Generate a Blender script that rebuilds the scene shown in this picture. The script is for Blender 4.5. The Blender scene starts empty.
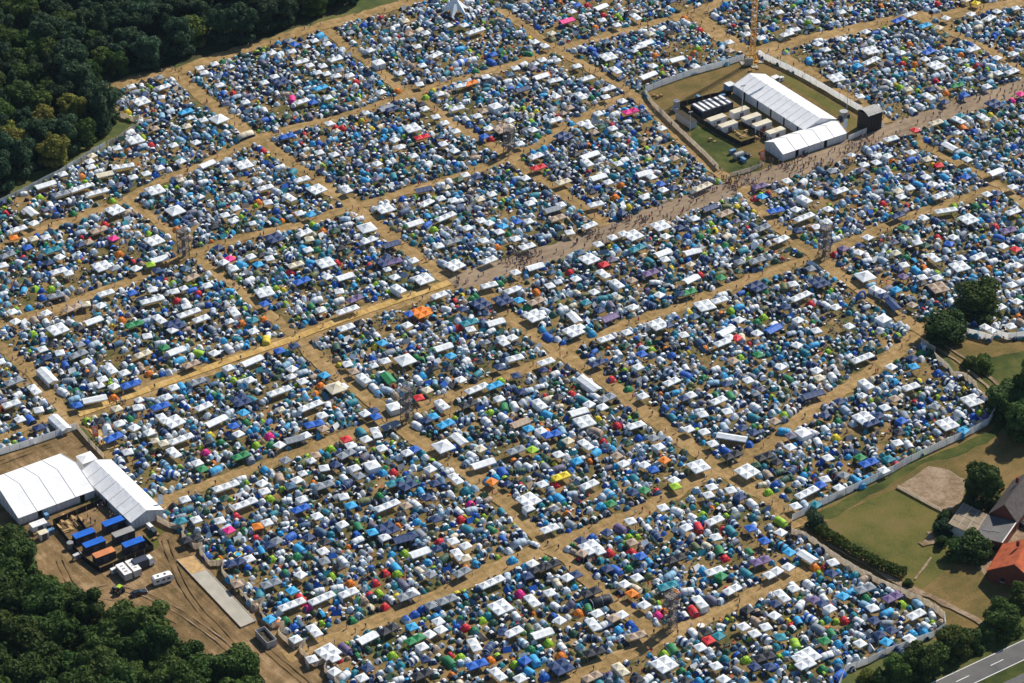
import bpy, bmesh, math, random
import numpy as np
from mathutils import Vector, Matrix, geometry, noise as mnoise
random.seed(11); rng = np.random.default_rng(11)
R = math.radians
scene = bpy.context.scene
COL = scene.collection

# ------------------------------------------------------------------ camera
F_PX, PITCH, CAM_H = 2800.0, R(33.2), 480.0
cam = bpy.data.cameras.new('camera'); cam_o = bpy.data.objects.new('camera', cam); COL.objects.link(cam_o)
cam.sensor_width = 36.0; cam.lens = F_PX / 1024 * 36.0; cam.clip_start = 1; cam.clip_end = 12000
cam_o.location = (0, 0, CAM_H); cam_o.rotation_euler = (R(90) - PITCH, 0, 0)
scene.camera = cam_o
# ------------------------------------------------------------------ light
SUN_EL, SUN_AZ = R(43), math.atan2(.66, .75)        # azimuth from +Y towards +X
world = bpy.data.worlds.new('World'); scene.world = world; world.use_nodes = True
wn = world.node_tree; bg = wn.nodes['Background']
sky = wn.nodes.new('ShaderNodeTexSky'); sky.sky_type = 'NISHITA'; sky.sun_disc = False
sky.sun_elevation = SUN_EL; sky.sun_rotation = SUN_AZ; sky.air_density = 1.0; sky.dust_density = .3; sky.ozone_density = 3.4
wn.links.new(sky.outputs[0], bg.inputs[0]); bg.inputs[1].default_value = .085
sun = bpy.data.lights.new('sun', 'SUN'); sun.energy = 5.0; sun.angle = R(.5); sun.color = (1, .92, .79)
sun_o = bpy.data.objects.new('sun', sun); COL.objects.link(sun_o)
sd = Vector((math.sin(SUN_AZ) * math.cos(SUN_EL), math.cos(SUN_AZ) * math.cos(SUN_EL), math.sin(SUN_EL)))
sun_o.rotation_euler = sd.to_track_quat('Z', 'Y').to_euler()
vs = scene.view_settings; vs.view_transform = 'Standard'; vs.look = 'None'; vs.gamma = 1; vs.use_curve_mapping = False
vs.exposure = .32

HAZE = .000014
# ------------------------------------------------------------------ geometry of the view (measuring only)
CP, SP = math.cos(PITCH), math.sin(PITCH)
def P(px, py, z=0.0):
    a = (px - 512) / F_PX; b = -(py - 341.5) / F_PX
    d = (a, CP + b * SP, -SP + b * CP)
    t = (z - CAM_H) / d[2]
    return (d[0] * t, d[1] * t)
def pix(x, y, z=0.0):
    dz = z - CAM_H
    f = y * CP - dz * SP; u = y * SP + dz * CP
    return (512 + F_PX * x / f, 341.5 - F_PX * u / f)
TH_A, TH_B = R(33.8), R(33.8 + 90)      # the two street directions
MA = np.array([math.cos(TH_A), math.sin(TH_A)]); MB_ = np.array([math.cos(TH_B), math.sin(TH_B)])

# ------------------------------------------------------------------ materials
def mat(name, col, rough=.8, var=.15, scale=.4, spec=.3, metal=0, col2=None, detail=4, bump=0, obj_rand=0, trans=0):
    m = bpy.data.materials.new(name); m.use_nodes = True
    nt = m.node_tree; N, L = nt.nodes, nt.links; b = N['Principled BSDF']
    b.inputs['Roughness'].default_value = rough; b.inputs['Specular IOR Level'].default_value = spec
    b.inputs['Metallic'].default_value = metal
    g = N.new('ShaderNodeNewGeometry')
    n = N.new('ShaderNodeTexNoise'); n.inputs['Scale'].default_value = scale; n.inputs['Detail'].default_value = detail
    L.new(g.outputs['Position'], n.inputs['Vector'])
    mr = N.new('ShaderNodeMapRange'); mr.inputs[1].default_value = .3; mr.inputs[2].default_value = .7
    L.new(n.outputs[0], mr.inputs[0])
    mx = N.new('ShaderNodeMix'); mx.data_type = 'RGBA'
    c2 = col2 or tuple(c * (1 - var) for c in col)
    c1 = col if col2 else tuple(min(.9, c * (1 + var)) for c in col)
    mx.inputs[6].default_value = (*c1, 1); mx.inputs[7].default_value = (*c2, 1)
    L.new(mr.outputs[0], mx.inputs[0]); out = mx.outputs[2]
    if obj_rand:
        oi = N.new('ShaderNodeObjectInfo'); h = N.new('ShaderNodeHueSaturation')
        r1 = N.new('ShaderNodeMapRange'); r1.inputs[3].default_value = 1 - obj_rand; r1.inputs[4].default_value = 1 + obj_rand
        r2 = N.new('ShaderNodeMapRange'); r2.inputs[3].default_value = .475; r2.inputs[4].default_value = .52
        L.new(oi.outputs['Random'], r1.inputs[0]); L.new(r1.outputs[0], h.inputs['Value'])
        mu = N.new('ShaderNodeMath'); mu.operation = 'MULTIPLY'; mu.inputs[1].default_value = 7.3
        fr = N.new('ShaderNodeMath'); fr.operation = 'FRACT'
        L.new(oi.outputs['Random'], mu.inputs[0]); L.new(mu.outputs[0], fr.inputs[0]); L.new(fr.outputs[0], r2.inputs[0])
        L.new(r2.outputs[0], h.inputs['Hue']); L.new(out, h.inputs['Color']); out = h.outputs[0]
    L.new(out, b.inputs['Base Color'])
    if bump:
        bp = N.new('ShaderNodeBump'); bp.inputs['Strength'].default_value = bump; bp.inputs['Distance'].default_value = .2
        n3 = N.new('ShaderNodeTexNoise'); n3.inputs['Scale'].default_value = scale * 6; L.new(g.outputs['Position'], n3.inputs['Vector'])
        L.new(n3.outputs[0], bp.inputs['Height']); L.new(bp.outputs[0], b.inputs['Normal'])
    if trans:
        t = N.new('ShaderNodeBsdfTranslucent'); L.new(out, t.inputs['Color']); ms = N.new('ShaderNodeMixShader'); ms.inputs[0].default_value = trans
        L.new(b.outputs[0], ms.inputs[1]); L.new(t.outputs[0], ms.inputs[2]); L.new(ms.outputs[0], N['Material Output'].inputs['Surface'])
    return m

def ground_mat(name, stops, s1=.03, s2=.25, s3=2.2, w=(.5, .35, .3), streak=None, rough=.95):
    """several noise scales summed into one colour ramp; streak = (angle, scale, weight) gives wheel ruts"""
    m = bpy.data.materials.new(name); m.use_nodes = True
    nt = m.node_tree; N, L = nt.nodes, nt.links; b = N['Principled BSDF']
    b.inputs['Roughness'].default_value = rough; b.inputs['Specular IOR Level'].default_value = .15
    g = N.new('ShaderNodeNewGeometry'); acc = None
    terms = [(s1, w[0], None), (s2, w[1], None), (s3, w[2], None)]
    if streak:
        for ang, sc, wt in streak: terms.append((sc, wt, ang))
    tot = sum(t[1] for t in terms)
    for k, (s, wt, ang) in enumerate(terms):
        n = N.new('ShaderNodeTexNoise'); n.inputs['Scale'].default_value = s; n.inputs['Detail'].default_value = 3
        n.inputs['Roughness'].default_value = .6
        src = g.outputs['Position']
        mp = N.new('ShaderNodeMapping'); mp.vector_type = 'TEXTURE'
        mp.inputs['Location'].default_value = (37 * k, 91 * k, 0)
        if ang is not None:
            mp.inputs['Rotation'].default_value = (0, 0, ang); mp.inputs['Scale'].default_value = (18, 1, 1)
            n.inputs['Distortion'].default_value = .15
        L.new(src, mp.inputs['Vector']); L.new(mp.outputs[0], n.inputs['Vector'])
        mu = N.new('ShaderNodeMath'); mu.operation = 'MULTIPLY'; mu.inputs[1].default_value = wt / tot
        L.new(n.outputs[0], mu.inputs[0])
        if acc is None: acc = mu.outputs[0]
        else:
            ad = N.new('ShaderNodeMath'); ad.operation = 'ADD'; L.new(acc, ad.inputs[0]); L.new(mu.outputs[0], ad.inputs[1]); acc = ad.outputs[0]
    cr = N.new('ShaderNodeValToRGB'); el = cr.color_ramp.elements; stops = [(.5 + (p_ - .5) * .55, c_) for p_, c_ in stops]
    while len(el) < len(stops): el.new(.5)
    for e, (p, c) in zip(el, stops): e.position = p; e.color = (*c, 1)
    L.new(acc, cr.inputs[0]); L.new(cr.outputs[0], b.inputs['Base Color'])
    return m

PAL = {  # fabric colours
 'W': ('white', (.74, .78, .82)), 'w': ('pale grey', (.42, .52, .62)), 'S': ('grey', (.20, .23, .27)), 'D': ('black', (.012, .016, .028)),
 'N': ('navy', (.014, .040, .125)), 'B': ('blue', (.010, .10, .44)), 'L': ('light blue', (.03, .33, .62)), 'T': ('teal', (.015, .20, .26)),
 'G': ('green', (.02, .20, .07)), 'g': ('dark green', (.022, .075, .045)), 'Y': ('lime', (.33, .55, .03)), 'E': ('yellow', (.75, .58, .03)),
 'O': ('orange', (.80, .22, .02)), 'R': ('red', (.58, .02, .03)), 'K': ('pink', (.72, .02, .22)), 'V': ('purple', (.13, .09, .21)),
 'C': ('cream', (.66, .60, .46)), 'X': ('tan', (.36, .27, .20)), 'o': ('olive', (.12, .14, .05)), 'P': ('pale blue', (.24, .45, .62)),
 's': ('slate blue', (.05, .115, .20)), 'v': ('grey violet', (.13, .125, .19))}
PK = list(PAL); PIDX = {k: i for i, k in enumerate(PK)}
FAB = [mat('fabric_' + PAL[k][0].replace(' ', '_'), PAL[k][1], rough=.62, var=.12, scale=.5, spec=.35, trans=.12 if k in 'WwCPEYO' else 0) for k in PK]
M = dict(
 steel=mat('galvanised_steel', (.32, .33, .34), rough=.5, metal=.5), scaf=mat('brown_scaffold', (.17, .145, .13), rough=.7), dark_steel=mat('dark_steel', (.10, .10, .11), rough=.6),
 pole=mat('pole_grey', (.45, .45, .46), rough=.5), wood=mat('timber_boards', (.42, .27, .12), var=.25, scale=.8, bump=.1),
 orange_paint=mat('orange_paint', (.66, .33, .04), rough=.5), black_paint=mat('black_cladding', (.012, .013, .016), rough=.6),
 blue_paint=mat('blue_roof_paint', (.015, .13, .55), rough=.45, var=.15, scale=.6), rust_paint=mat('orange_roof_paint', (.62, .23, .09), rough=.55, var=.2),
 cont=mat('dark_container', (.035, .045, .07), rough=.55), white_paint=mat('white_paint', (.75, .75, .74), rough=.45),
 cream_paint=mat('cream_roof', (.66, .60, .46), rough=.55, var=.12), blue_panel=mat('pale_blue_panel', (.12, .25, .42), rough=.5),
 grey_roof=mat('grey_roof', (.33, .32, .31), rough=.7, var=.15), glass=mat('dark_glass', (.02, .03, .04), rough=.1, spec=.8),
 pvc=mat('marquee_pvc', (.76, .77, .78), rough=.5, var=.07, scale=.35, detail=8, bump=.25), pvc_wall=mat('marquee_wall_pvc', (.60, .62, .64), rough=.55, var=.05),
 seam=mat('marquee_seam', (.62, .63, .65), rough=.6), tan_cloth=mat('screening_cloth', (.72, .65, .55), rough=.85, var=.12, scale=.8, trans=.58),
 white_cloth=mat('white_screening', (.86, .86, .85), rough=.8, var=.05, scale=.5, trans=.62), rubber=mat('rubber', (.02, .02, .02), rough=.9),
 car_dark=mat('dark_car_paint', (.02, .025, .035), rough=.25, spec=.6), bark=mat('bark', (.09, .065, .045), var=.3, scale=3),
 brick=mat('red_brick', (.17, .05, .032), rough=.9, var=.2, scale=1.5), slate=mat('grey_roof_tiles', (.075, .066, .064), rough=.85, var=.25, scale=.8),
 slate_light=mat('weathered_flat_roof', (.12, .115, .115), rough=.9, var=.2, scale=.35),
 corr=mat('weathered_sheet_roof', (.21, .165, .115), rough=.9, var=.3, scale=.3), corr_rib=mat('roof_batten', (.33, .30, .25), rough=.9),
 tile=mat('orange_clay_tiles', (.38, .085, .03), rough=.85, var=.3, scale=.5), plaster=mat('pale_plaster', (.62, .60, .56), rough=.9),
 concrete=mat('concrete', (.36, .34, .29), rough=.9, var=.12, scale=.3), skin=mat('skin', (.55, .32, .22), rough=.6),
 hair=mat('hair', (.07, .04, .02), rough=.7), paint_line=mat('road_paint', (.75, .75, .72), rough=.7),
 dark_inside=mat('dark_load', (.06, .05, .035), rough=1, var=.4, scale=2), sign_orange=mat('orange_banner', (.75, .16, .04)),
 foam=mat('white_banner', (.72, .76, .78)), tank=mat('grey_tank', (.26, .27, .28), rough=.5),
)
def leafmat(name, c1, c2):
    return mat(name, c1, rough=.75, col2=c2, scale=.45, spec=.2, detail=5, obj_rand=.25, trans=.32)
LEAF = [leafmat('oak_leaves', (.075, .130, .026), (.036, .070, .016)),
        leafmat('bright_leaves', (.105, .165, .032), (.055, .095, .018)),
        leafmat('dark_leaves', (.050, .098, .044), (.024, .052, .028)),
        leafmat('yellowing_leaves', (.24, .24, .045), (.13, .145, .03)),
        leafmat('dry_leaves', (.12, .08, .035), (.05, .035, .02))]

# ------------------------------------------------------------------ mesh helpers
class MB:
    def __init__(s): s.v = []; s.f = []; s.m = []; s.n = 0
    def add(s, V, Fs, mi=0):
        s.v.append(np.asarray(V, float).reshape(-1, 3)); n = s.n
        s.f.extend(tuple(i + n for i in f) for f in Fs)
        s.m.extend([mi] * len(Fs) if np.isscalar(mi) else list(mi)); s.n += len(s.v[-1]); return s
    def box(s, c, size, rz=0, mi=0, top=(1, 1)):
        x, y, z = (np.array(size) / 2)
        V = np.array([(-x, -y, -z), (x, -y, -z), (x, y, -z), (-x, y, -z), (-x * top[0], -y * top[1], z), (x * top[0], -y * top[1], z), (x * top[0], y * top[1], z), (-x * top[0], y * top[1], z)])
        ca, sa = math.cos(rz), math.sin(rz); V = np.c_[V[:, 0] * ca - V[:, 1] * sa, V[:, 0] * sa + V[:, 1] * ca, V[:, 2]] + np.array(c)
        return s.add(V, [(0, 3, 2, 1), (4, 5, 6, 7), (0, 1, 5, 4), (1, 2, 6, 5), (2, 3, 7, 6), (3, 0, 4, 7)], mi)
    def bar(s, a, b, r=.05, mi=0, n=4, r2=None):
        a = np.array(a, float); b = np.array(b, float); d = b - a; L = np.linalg.norm(d); d /= L
        u = np.cross(d, (0, 0, 1.)); u = u / np.linalg.norm(u) if np.linalg.norm(u) > 1e-6 else np.array((1., 0, 0)); w = np.cross(d, u)
        r2 = r if r2 is None else r2
        V = [p + rr * (math.cos(t) * u + math.sin(t) * w) for p, rr in ((a, r), (b, r2)) for t in [2 * math.pi * (k + .5) / n for k in range(n)]]
        Fs = [(k, (k + 1) % n, n + (k + 1) % n, n + k) for k in range(n)] + [tuple(range(n))[::-1], tuple(range(n, 2 * n))]
        return s.add(V, Fs, mi)
    def mesh(s, name, mats, smooth=False):
        me = bpy.data.meshes.new(name)
        me.from_pydata(np.concatenate(s.v).tolist() if s.v else [], [], s.f)
        for m in mats: me.materials.append(m)
        me.polygons.foreach_set('material_index', np.array(s.m, dtype=np.int32))
        if smooth: me.polygons.foreach_set('use_smooth', np.ones(len(s.f), dtype=bool))
        me.update(); return me
    def build(s, name, mats, parent=None, smooth=False):
        if not isinstance(mats, (list, tuple)): mats = [mats]
        o = bpy.data.objects.new(name, s.mesh(name, mats, smooth)); COL.objects.link(o)
        if parent: o.parent = parent
        return o
def empty(name, loc=(0, 0, 0), rz=0):
    o = bpy.data.objects.new(name, None); COL.objects.link(o); o.location = loc; o.rotation_euler = (0, 0, rz); o.empty_display_size = .3
    return o
def tag(o, label=None, cat=None, group=None, kind=None):
    if label: o['label'] = label
    if cat: o['category'] = cat
    if group: o['group'] = group
    if kind: o['kind'] = kind
    return o
def dup(o, parent=None):
    c = o.copy(); COL.objects.link(c)
    if parent: c.parent = parent
    for ch in o.children: dup(ch, c)
    return c
def g3(px, py, z=0.0): x, y = P(px, py, z); return Vector((x, y, z))
def seg_ang(a, b): return math.atan2(b[1] - a[1], b[0] - a[0])

# ------------------------------------------------------------------ regions (pixel outlines measured on the ground plane)
def gp(pts): return [P(*p) for p in pts]
CAMP = gp([(-60,232),(-20,214),(0,205),(25,193),(60,175),(88,158),(112,146),(128,133),(137,121),(120,112),(104,104),(101,94),(118,85),(150,79),(185,71),(225,58),(275,43),(335,26),(390,6),(430,-30),
  (1100,-60),(1100,355),(1024,341),(990,341),(955,336),(935,328),(919,342),(930,352),(948,371),(962,377),(976,388),(990,404),(993,413),(986,424),(954,440),(911,460),(894,470),(854,490),(819,505),(808,512),(790,519),
  (791,534),(806,539),(828,555),(854,574),(884,587),(928,607),(944,621),(944,629),(932,636),(905,647),(870,660),(845,672),(800,720),(345,720),(325,672),(302,652),(282,632),(262,617),(242,594),(220,571),(203,549),(186,535),(168,524),(155,506),(104,456),(86,430),(78,427),(0,454),(-60,475)])
TRI_COMP = gp([(645,90),(690,74),(742,59),(757,56),(804,78),(850,104),(884,118),(882,130),(846,140),(800,160),(735,178),(720,173),(687,138),(652,104)])
STAGE_EX = gp([(85,445),(60,425),(82,423),(98,433)])
def inside(pt, poly):
    x, y = pt; c = False; j = len(poly) - 1
    for i in range(len(poly)):
        xi, yi = poly[i]; xj, yj = poly[j]
        if (yi > y) != (yj > y) and x < (xj - xi) * (y - yi) / (yj - yi) + xi: c = not c
        j = i
    return c
def dist_poly(pt, pl):
    best = 1e9; p = np.array(pt)
    for a, b in zip(pl, pl[1:]):
        a = np.array(a); b = np.array(b); d = b - a; t = np.clip(np.dot(p - a, d) / np.dot(d, d), 0, 1)
        best = min(best, np.hypot(*(p - a - t * d)))
    return best
ROADS = [  # (name, half width m, points)
 ('m', 5.2, [(452,284),(510,266),(560,250),(620,229),(680,207),(735,187),(790,170),(850,148),(904,127),(960,108),(1024,87),(1120,56)]),
 ('d', 4.3, [(62,421),(72,419),(120,401),(170,382),(235,360),(294,340),(340,321),(400,302),(452,284)]),
 ('d', 2.9, [(148,508),(170,499),(255,468),(340,438),(400,416),(440,401),(510,375),(560,354),(592,337),(680,307),(755,278),(815,258),(855,240),(904,220),(940,206),(975,195),(1003,186)]),
 ('d', 3.3, [(285,657),(340,637),(420,603),(510,563),(560,543),(634,515),(680,489),(712,472)]),
 ('d', 3.2, [(738,470),(755,452),(780,437),(804,415),(824,401),(850,387),(880,366),(904,347),(925,330)]),
 ('d', 3.2, [(520,705),(572,680),(632,652),(680,632),(735,605),(760,592),(809,570)]),
 ('d', 3.4, [(480,285),(510,319),(557,350),(600,378),(640,409),(680,440),(735,480),(777,504),(800,527)]),
 ('d', 3.2, [(165,68),(185,82),(212,105),(257,139),(300,170),(340,197),(362,212),(400,245),(447,279)]),
 ('d', 2.6, [(-30,258),(0,247),(37,232),(82,217),(119,203),(137,194),(170,177),(200,167),(229,153),(257,139),(309,124),(340,118),(410,95),(460,80),(510,66),(557,50),(600,38),(650,24),(690,14),(740,-5)]),
 ('d', 2.6, [(-30,335),(0,325),(32,315),(62,307),(100,292),(124,284),(160,268),(190,255),(240,239),(300,225),(340,212),(380,200),(430,185),(464,175),(510,158),(542,144),(572,124),(610,103),(632,94)]),
 ('d', 2.3, [(129,202),(150,217),(170,232),(197,257),(220,277),(257,304),(289,332),(302,342)]),
 ('d', 2.6, [(-20,330),(0,347),(18,360),(40,385),(68,415)]),
 ('d', 2.0, [(-20,445),(0,438),(32,425),(67,411)]),
 ('d', 2.8, [(325,30),(350,50),(372,65),(402,90),(425,102),(452,124),(480,139),(502,152),(520,166),(535,177),(560,192),(592,215),(606,226)]),
 ('d', 3.6, [(104,92),(132,81),(175,73),(220,57),(270,42),(309,30),(340,22),(390,8),(440,-5)]),
 ('d', 2.6, [(500,10),(515,20),(542,40),(557,50),(575,60),(610,80),(637,97),(655,112),(680,138),(712,170),(735,183)]),
 ('d', 4.2, [(690,12),(705,22),(722,38),(748,52),(767,49),(804,40),(850,31),(885,23),(920,16),(941,18),(966,11),(1024,2),(1060,-4)]),
 ('d', 3.4, [(767,49),(783,58),(804,70),(835,92),(862,104),(885,124)]),
 ('d', 2.2, [(919,19),(946,30),(983,47),(1013,65),(1040,82)]),
 ('d', 2.4, [(915,135),(924,147),(958,164),(978,173),(1003,188),(1024,205),(1050,222)]),
 ('d', 3.0, [(742,187),(765,215),(778,228),(800,246),(822,262),(860,290),(900,318),(928,335)]),
 ('d', 3.2, [(300,342),(312,356),(340,378),(365,396),(385,412),(402,430),(447,462),(480,482),(510,506),(530,530),(550,548)]),
 ('d', 3.0, [(550,550),(572,563),(590,583),(610,600),(634,618),(655,636),(664,640)]),
 ('d', 3.0, [(672,20),(712,8),(735,-8)]),
]
ROADS = [(k, w * (.92 if k == 'm' else .84), gp(p)) for k, w, p in ROADS]
SEGS = []
for k, w, p in ROADS:
    for a, b in zip(p, p[1:]): SEGS.append((a[0], a[1], b[0] - a[0], b[1] - a[1], w))
SEGS = np.array(SEGS)
def road_clear(x, y, r):
    dx = x - SEGS[:, 0]; dy = y - SEGS[:, 1]; L2 = SEGS[:, 2] ** 2 + SEGS[:, 3] ** 2
    t = np.clip((dx * SEGS[:, 2] + dy * SEGS[:, 3]) / L2, 0, 1)
    return (np.hypot(dx - t * SEGS[:, 2], dy - t * SEGS[:, 3]) - SEGS[:, 4]).min() > r

# ------------------------------------------------------------------ ground, tracks, fields
ZL = [0.0]
def sheet(name, poly, m, z=None):
    if z is None: ZL[0] += .008; z = ZL[0]
    vs_ = [Vector((x, y, 0)) for x, y in poly]
    tris = geometry.tessellate_polygon([vs_])
    mb = MB(); V = [(x, y, z) for x, y in poly]
    fs = []
    for t in tris:
        a, b, c = (Vector(V[i]) for i in t)
        fs.append(tuple(t) if (b - a).cross(c - a).z > 0 else tuple(t)[::-1])
    mb.add(V, fs); o = mb.build(name, m); tag(o, kind='structure'); return o
def rough_edge(poly, step=3, amp=.7):
    out = []
    for i in range(len(poly)):
        a = np.array(poly[i]); b = np.array(poly[(i + 1) % len(poly)]); n = max(1, int(np.hypot(*(b - a)) / step))
        for k in range(n):
            q = a + (b - a) * k / n
            q = q + amp * np.array([mnoise.noise(Vector((q[0] * .2, q[1] * .2, 0))), mnoise.noise(Vector((q[0] * .2, q[1] * .2, 9)))]) * 2
            out.append(tuple(q))
    return out
def strip(name, pts, hw, m, z=None, amp=.5, step=2.0, kind=True):
    if z is None: ZL[0] += .008; z = ZL[0]
    pts = [np.array(p) for p in pts]; S = []
    for a, b in zip(pts, pts[1:]):
        n = max(1, int(np.hypot(*(b - a)) / step)); S += [a + (b - a) * k / n for k in range(n)]
    S.append(pts[-1]); V = []
    for i, p in enumerate(S):
        d = S[min(i + 2, len(S) - 1)] - S[max(i - 2, 0)]; d = d / np.hypot(*d); nn = np.array([-d[1], d[0]])
        for sgn in (1, -1):
            w = hw + amp * 1.6 * mnoise.noise(Vector((p[0] * .22, p[1] * .22, sgn * 7 + hw)))
            q = p + nn * w * sgn; V.append((q[0], q[1], z))
    mb = MB(); mb.add(V, [(2 * i, 2 * i + 1, 2 * i + 3, 2 * i + 2) for i in range(len(S) - 1)])
    o = mb.build(name, m)
    if kind: tag(o, kind='structure')
    return o
field_far = ground_mat('open_grassland', [(.3, (.040, .065, .018)), (.5, (.085, .095, .028)), (.7, (.17, .14, .055))])
G_camp = ground_mat('trampled_grass', [(.32, (.060, .068, .020)), (.44, (.12, .095, .034)), (.55, (.20, .135, .056)), (.7, (.29, .19, .085))], s1=.05, s2=.3, s3=1.5)
G_dirt = ground_mat('sandy_track', [(.30, (.10, .085, .032)), (.41, (.20, .135, .055)), (.53, (.29, .19, .080)), (.68, (.40, .28, .145))], s1=.06, s2=.4, s3=2.5, w=(.35, .4, .4), streak=[(TH_A, .6, .25), (TH_B, .6, .25)])
G_main = ground_mat('trodden_street', [(.32, (.15, .115, .08)), (.5, (.235, .175, .12)), (.7, (.31, .235, .16))], s1=.06, s2=.4, s3=2.5, streak=[(TH_A, .6, .35)])
G_yard = ground_mat('churned_earth', [(.33, (0.066, 0.048, 0.023)), (.43, (0.132, 0.088, 0.040)), (.54, (0.202, 0.132, 0.063)), (.64, (0.317, 0.220, 0.123))], s1=.04, s2=.25, s3=2, w=(.4, .3, .25), streak=[(TH_B + .1, .5, .35), (TH_A + .3, .45, .15), (TH_B - .35, .6, .15)])
G_grass = ground_mat('meadow', [(.33, (0.047, 0.056, 0.014)), (.45, (0.085, 0.088, 0.020)), (.56, (0.120, 0.105, 0.028)), (.7, (0.151, 0.112, 0.043))], s1=.03, s2=.12, s3=1.8)
G_dry = ground_mat('dry_field', [(.33, (0.074, 0.070, 0.020)), (.48, (0.129, 0.094, 0.031)), (.62, (0.195, 0.129, 0.051))], s1=.03, s2=.15, s3=1.5, streak=[(TH_A, .3, .2)])
G_verge = ground_mat('green_verge', [(.33, (0.028, 0.042, 0.010)), (.5, (0.053, 0.068, 0.014)), (.66, (0.096, 0.096, 0.027))], s1=.06, s2=.3, s3=2)
G_forest = ground_mat('forest_floor', [(.35, (.018, .024, .010)), (.6, (.05, .05, .022))])
G_sand = ground_mat('bare_sand', [(.35, (0.148, 0.104, 0.059)), (.5, (0.237, 0.170, 0.111)), (.65, (0.311, 0.237, 0.170))], s1=.15, s2=.8, s3=3)
G_rut = ground_mat('wheel_rut_earth', [(.35, (.10, .07, .034)), (.6, (.19, .125, .06))])
G_asph = ground_mat('asphalt', [(.3, (.085, .085, .088)), (.7, (.14, .138, .135))])
G_board = ground_mat('wooden_walkway_boards', [(.33, (.30, .19, .06)), (.5, (.44, .29, .10)), (.66, (.55, .38, .16))], s1=.2, s2=1, s3=3, streak=[(TH_B, 1.2, .5)])
sheet('ground', [(-4500, -1500), (4500, -1500), (4500, 8000), (-4500, 8000)], field_far, 0)
sheet('forest_floor', rough_edge(gp([(-500,215),(-120,220),(-20,196),(20,176),(60,160),(90,138),(78,112),(96,88),(130,76),(170,66),(230,50),(300,26),(360,2),(400,-20),(400,-160),(-500,-160)]), 6, 1.5), G_forest)
sheet('forest_floor', rough_edge(gp([(-300,540),(-40,535),(0,530),(32,545),(50,585),(105,615),(170,630),(215,655),(262,672),(310,700),(330,830),(-300,830)]), 6, 1.5), G_forest)
sheet('meadow', rough_edge(gp([(925,330),(1100,350),(1100,620),(980,640),(905,640),(850,590),(800,540),(795,520),(900,470),(1000,420)]), 5, .6), G_dry)
sheet('green_strip', rough_edge(gp([(808,516),(856,494),(912,464),(956,446),(990,430),(1000,415),(985,390),(960,365),(1024,350),(1100,350),(1100,430),(1040,400),(1015,420),(985,445),(950,458),(925,462),(900,478),(870,496),(830,520)]), 3, .6), G_verge)
sheet('paddock', rough_edge(gp([(826,522),(885,492),(900,489),(944,512),(952,535),(955,560),(935,580),(922,590),(902,578),(862,553),(830,535)]), 4, .5), G_grass)
sheet('bare_patch', rough_edge(gp([(897,488),(928,466),(950,470),(965,480),(963,500),(946,513)]), 2, .6), G_sand)
sheet('farmyard', rough_edge(gp([(1000,545),(1012,520),(1060,500),(1100,520),(1100,570),(1024,560),(985,575),(965,560),(975,548)]), 2, .5), G_sand)
sheet('camp_ground', rough_edge(CAMP, 4, .5), G_camp)
sheet('yard', rough_edge(gp([(-60,478),(0,457),(76,430),(103,458),(152,506),(166,526),(186,538),(203,552),(242,597),(283,635),(345,690),(360,760),(290,760),(265,680),(250,668),(215,675),(180,660),(150,645),(100,630),(50,610),(30,570),(10,545),(-60,530)]), 3, .6), G_yard)
sheet('compound_grass', rough_edge(TRI_COMP, 3, .3), G_dry)
sheet('compound_grass', rough_edge(gp([(682,126),(700,122),(735,150),(760,160),(757,172),(735,175),(720,170),(690,138)]), 2, 1.2), G_verge)
sheet('compound_grass', rough_edge(gp([(775,72),(790,76),(835,104),(850,112),(868,135),(850,132),(842,116),(800,92)]), 2, .5), G_grass)
sheet('compound_grass', rough_edge(gp([(58,492),(80,485),(105,490),(110,500),(80,505),(56,510)]), 2, .4), G_verge)
sheet('compound_grass', rough_edge(gp([(147,538),(157,525),(164,532),(158,545),(151,549)]), 2, .9), G_grass)
for k, w, p in ROADS: strip('main_street' if k == 'm' else 'dirt_track', p, w, G_main if k == 'm' else G_dirt, amp=.8, step=1.2)
strip('wooden_walkway', gp([(78,415),(120,400),(170,382),(235,359),(294,339),(340,321),(400,300),(450,283)]), 1.5, G_board, amp=.12)
strip('wooden_walkway', gp([(96,428),(106,441),(112,449)]), 2.4, G_board, amp=.05)
strip('wheel_track', gp([(930,345),(955,360),(985,385),(1000,400)]), .5, G_sand, amp=.3)
strip('wheel_track', gp([(938,342),(962,357),(992,380),(1010,398)]), .5, G_sand, amp=.3)
strip('field_path', gp([(830,545),(862,562),(900,585),(930,597),(960,612),(990,628)]), 1.0, G_sand, amp=.5)
strip('field_path', gp([(931,558),(922,570),(915,580)]), .35, G_sand, amp=.3)
sheet('bare_patch', rough_edge(gp([(920,545),(922,538),(928,534),(936,536),(938,543),(930,546),(926,550)]), 1.0, 1.3), G_sand)
ruts = [[(80,600),(105,585),(130,590),(160,600),(200,625),(250,665)], [(60,560),(70,585),(95,600),(135,605),(175,625)], [(165,540),(172,560),(190,600),(230,640),(262,680)], [(110,575),(140,575),(165,565),(172,548)],
 [(0,470),(40,455),(75,445),(92,462)], [(0,463),(35,450),(70,440)], [(95,590),(100,602),(115,598),(112,588),(100,586)], [(262,645),(290,668),(325,700)], [(248,650),(275,675),(300,700)]]
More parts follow.
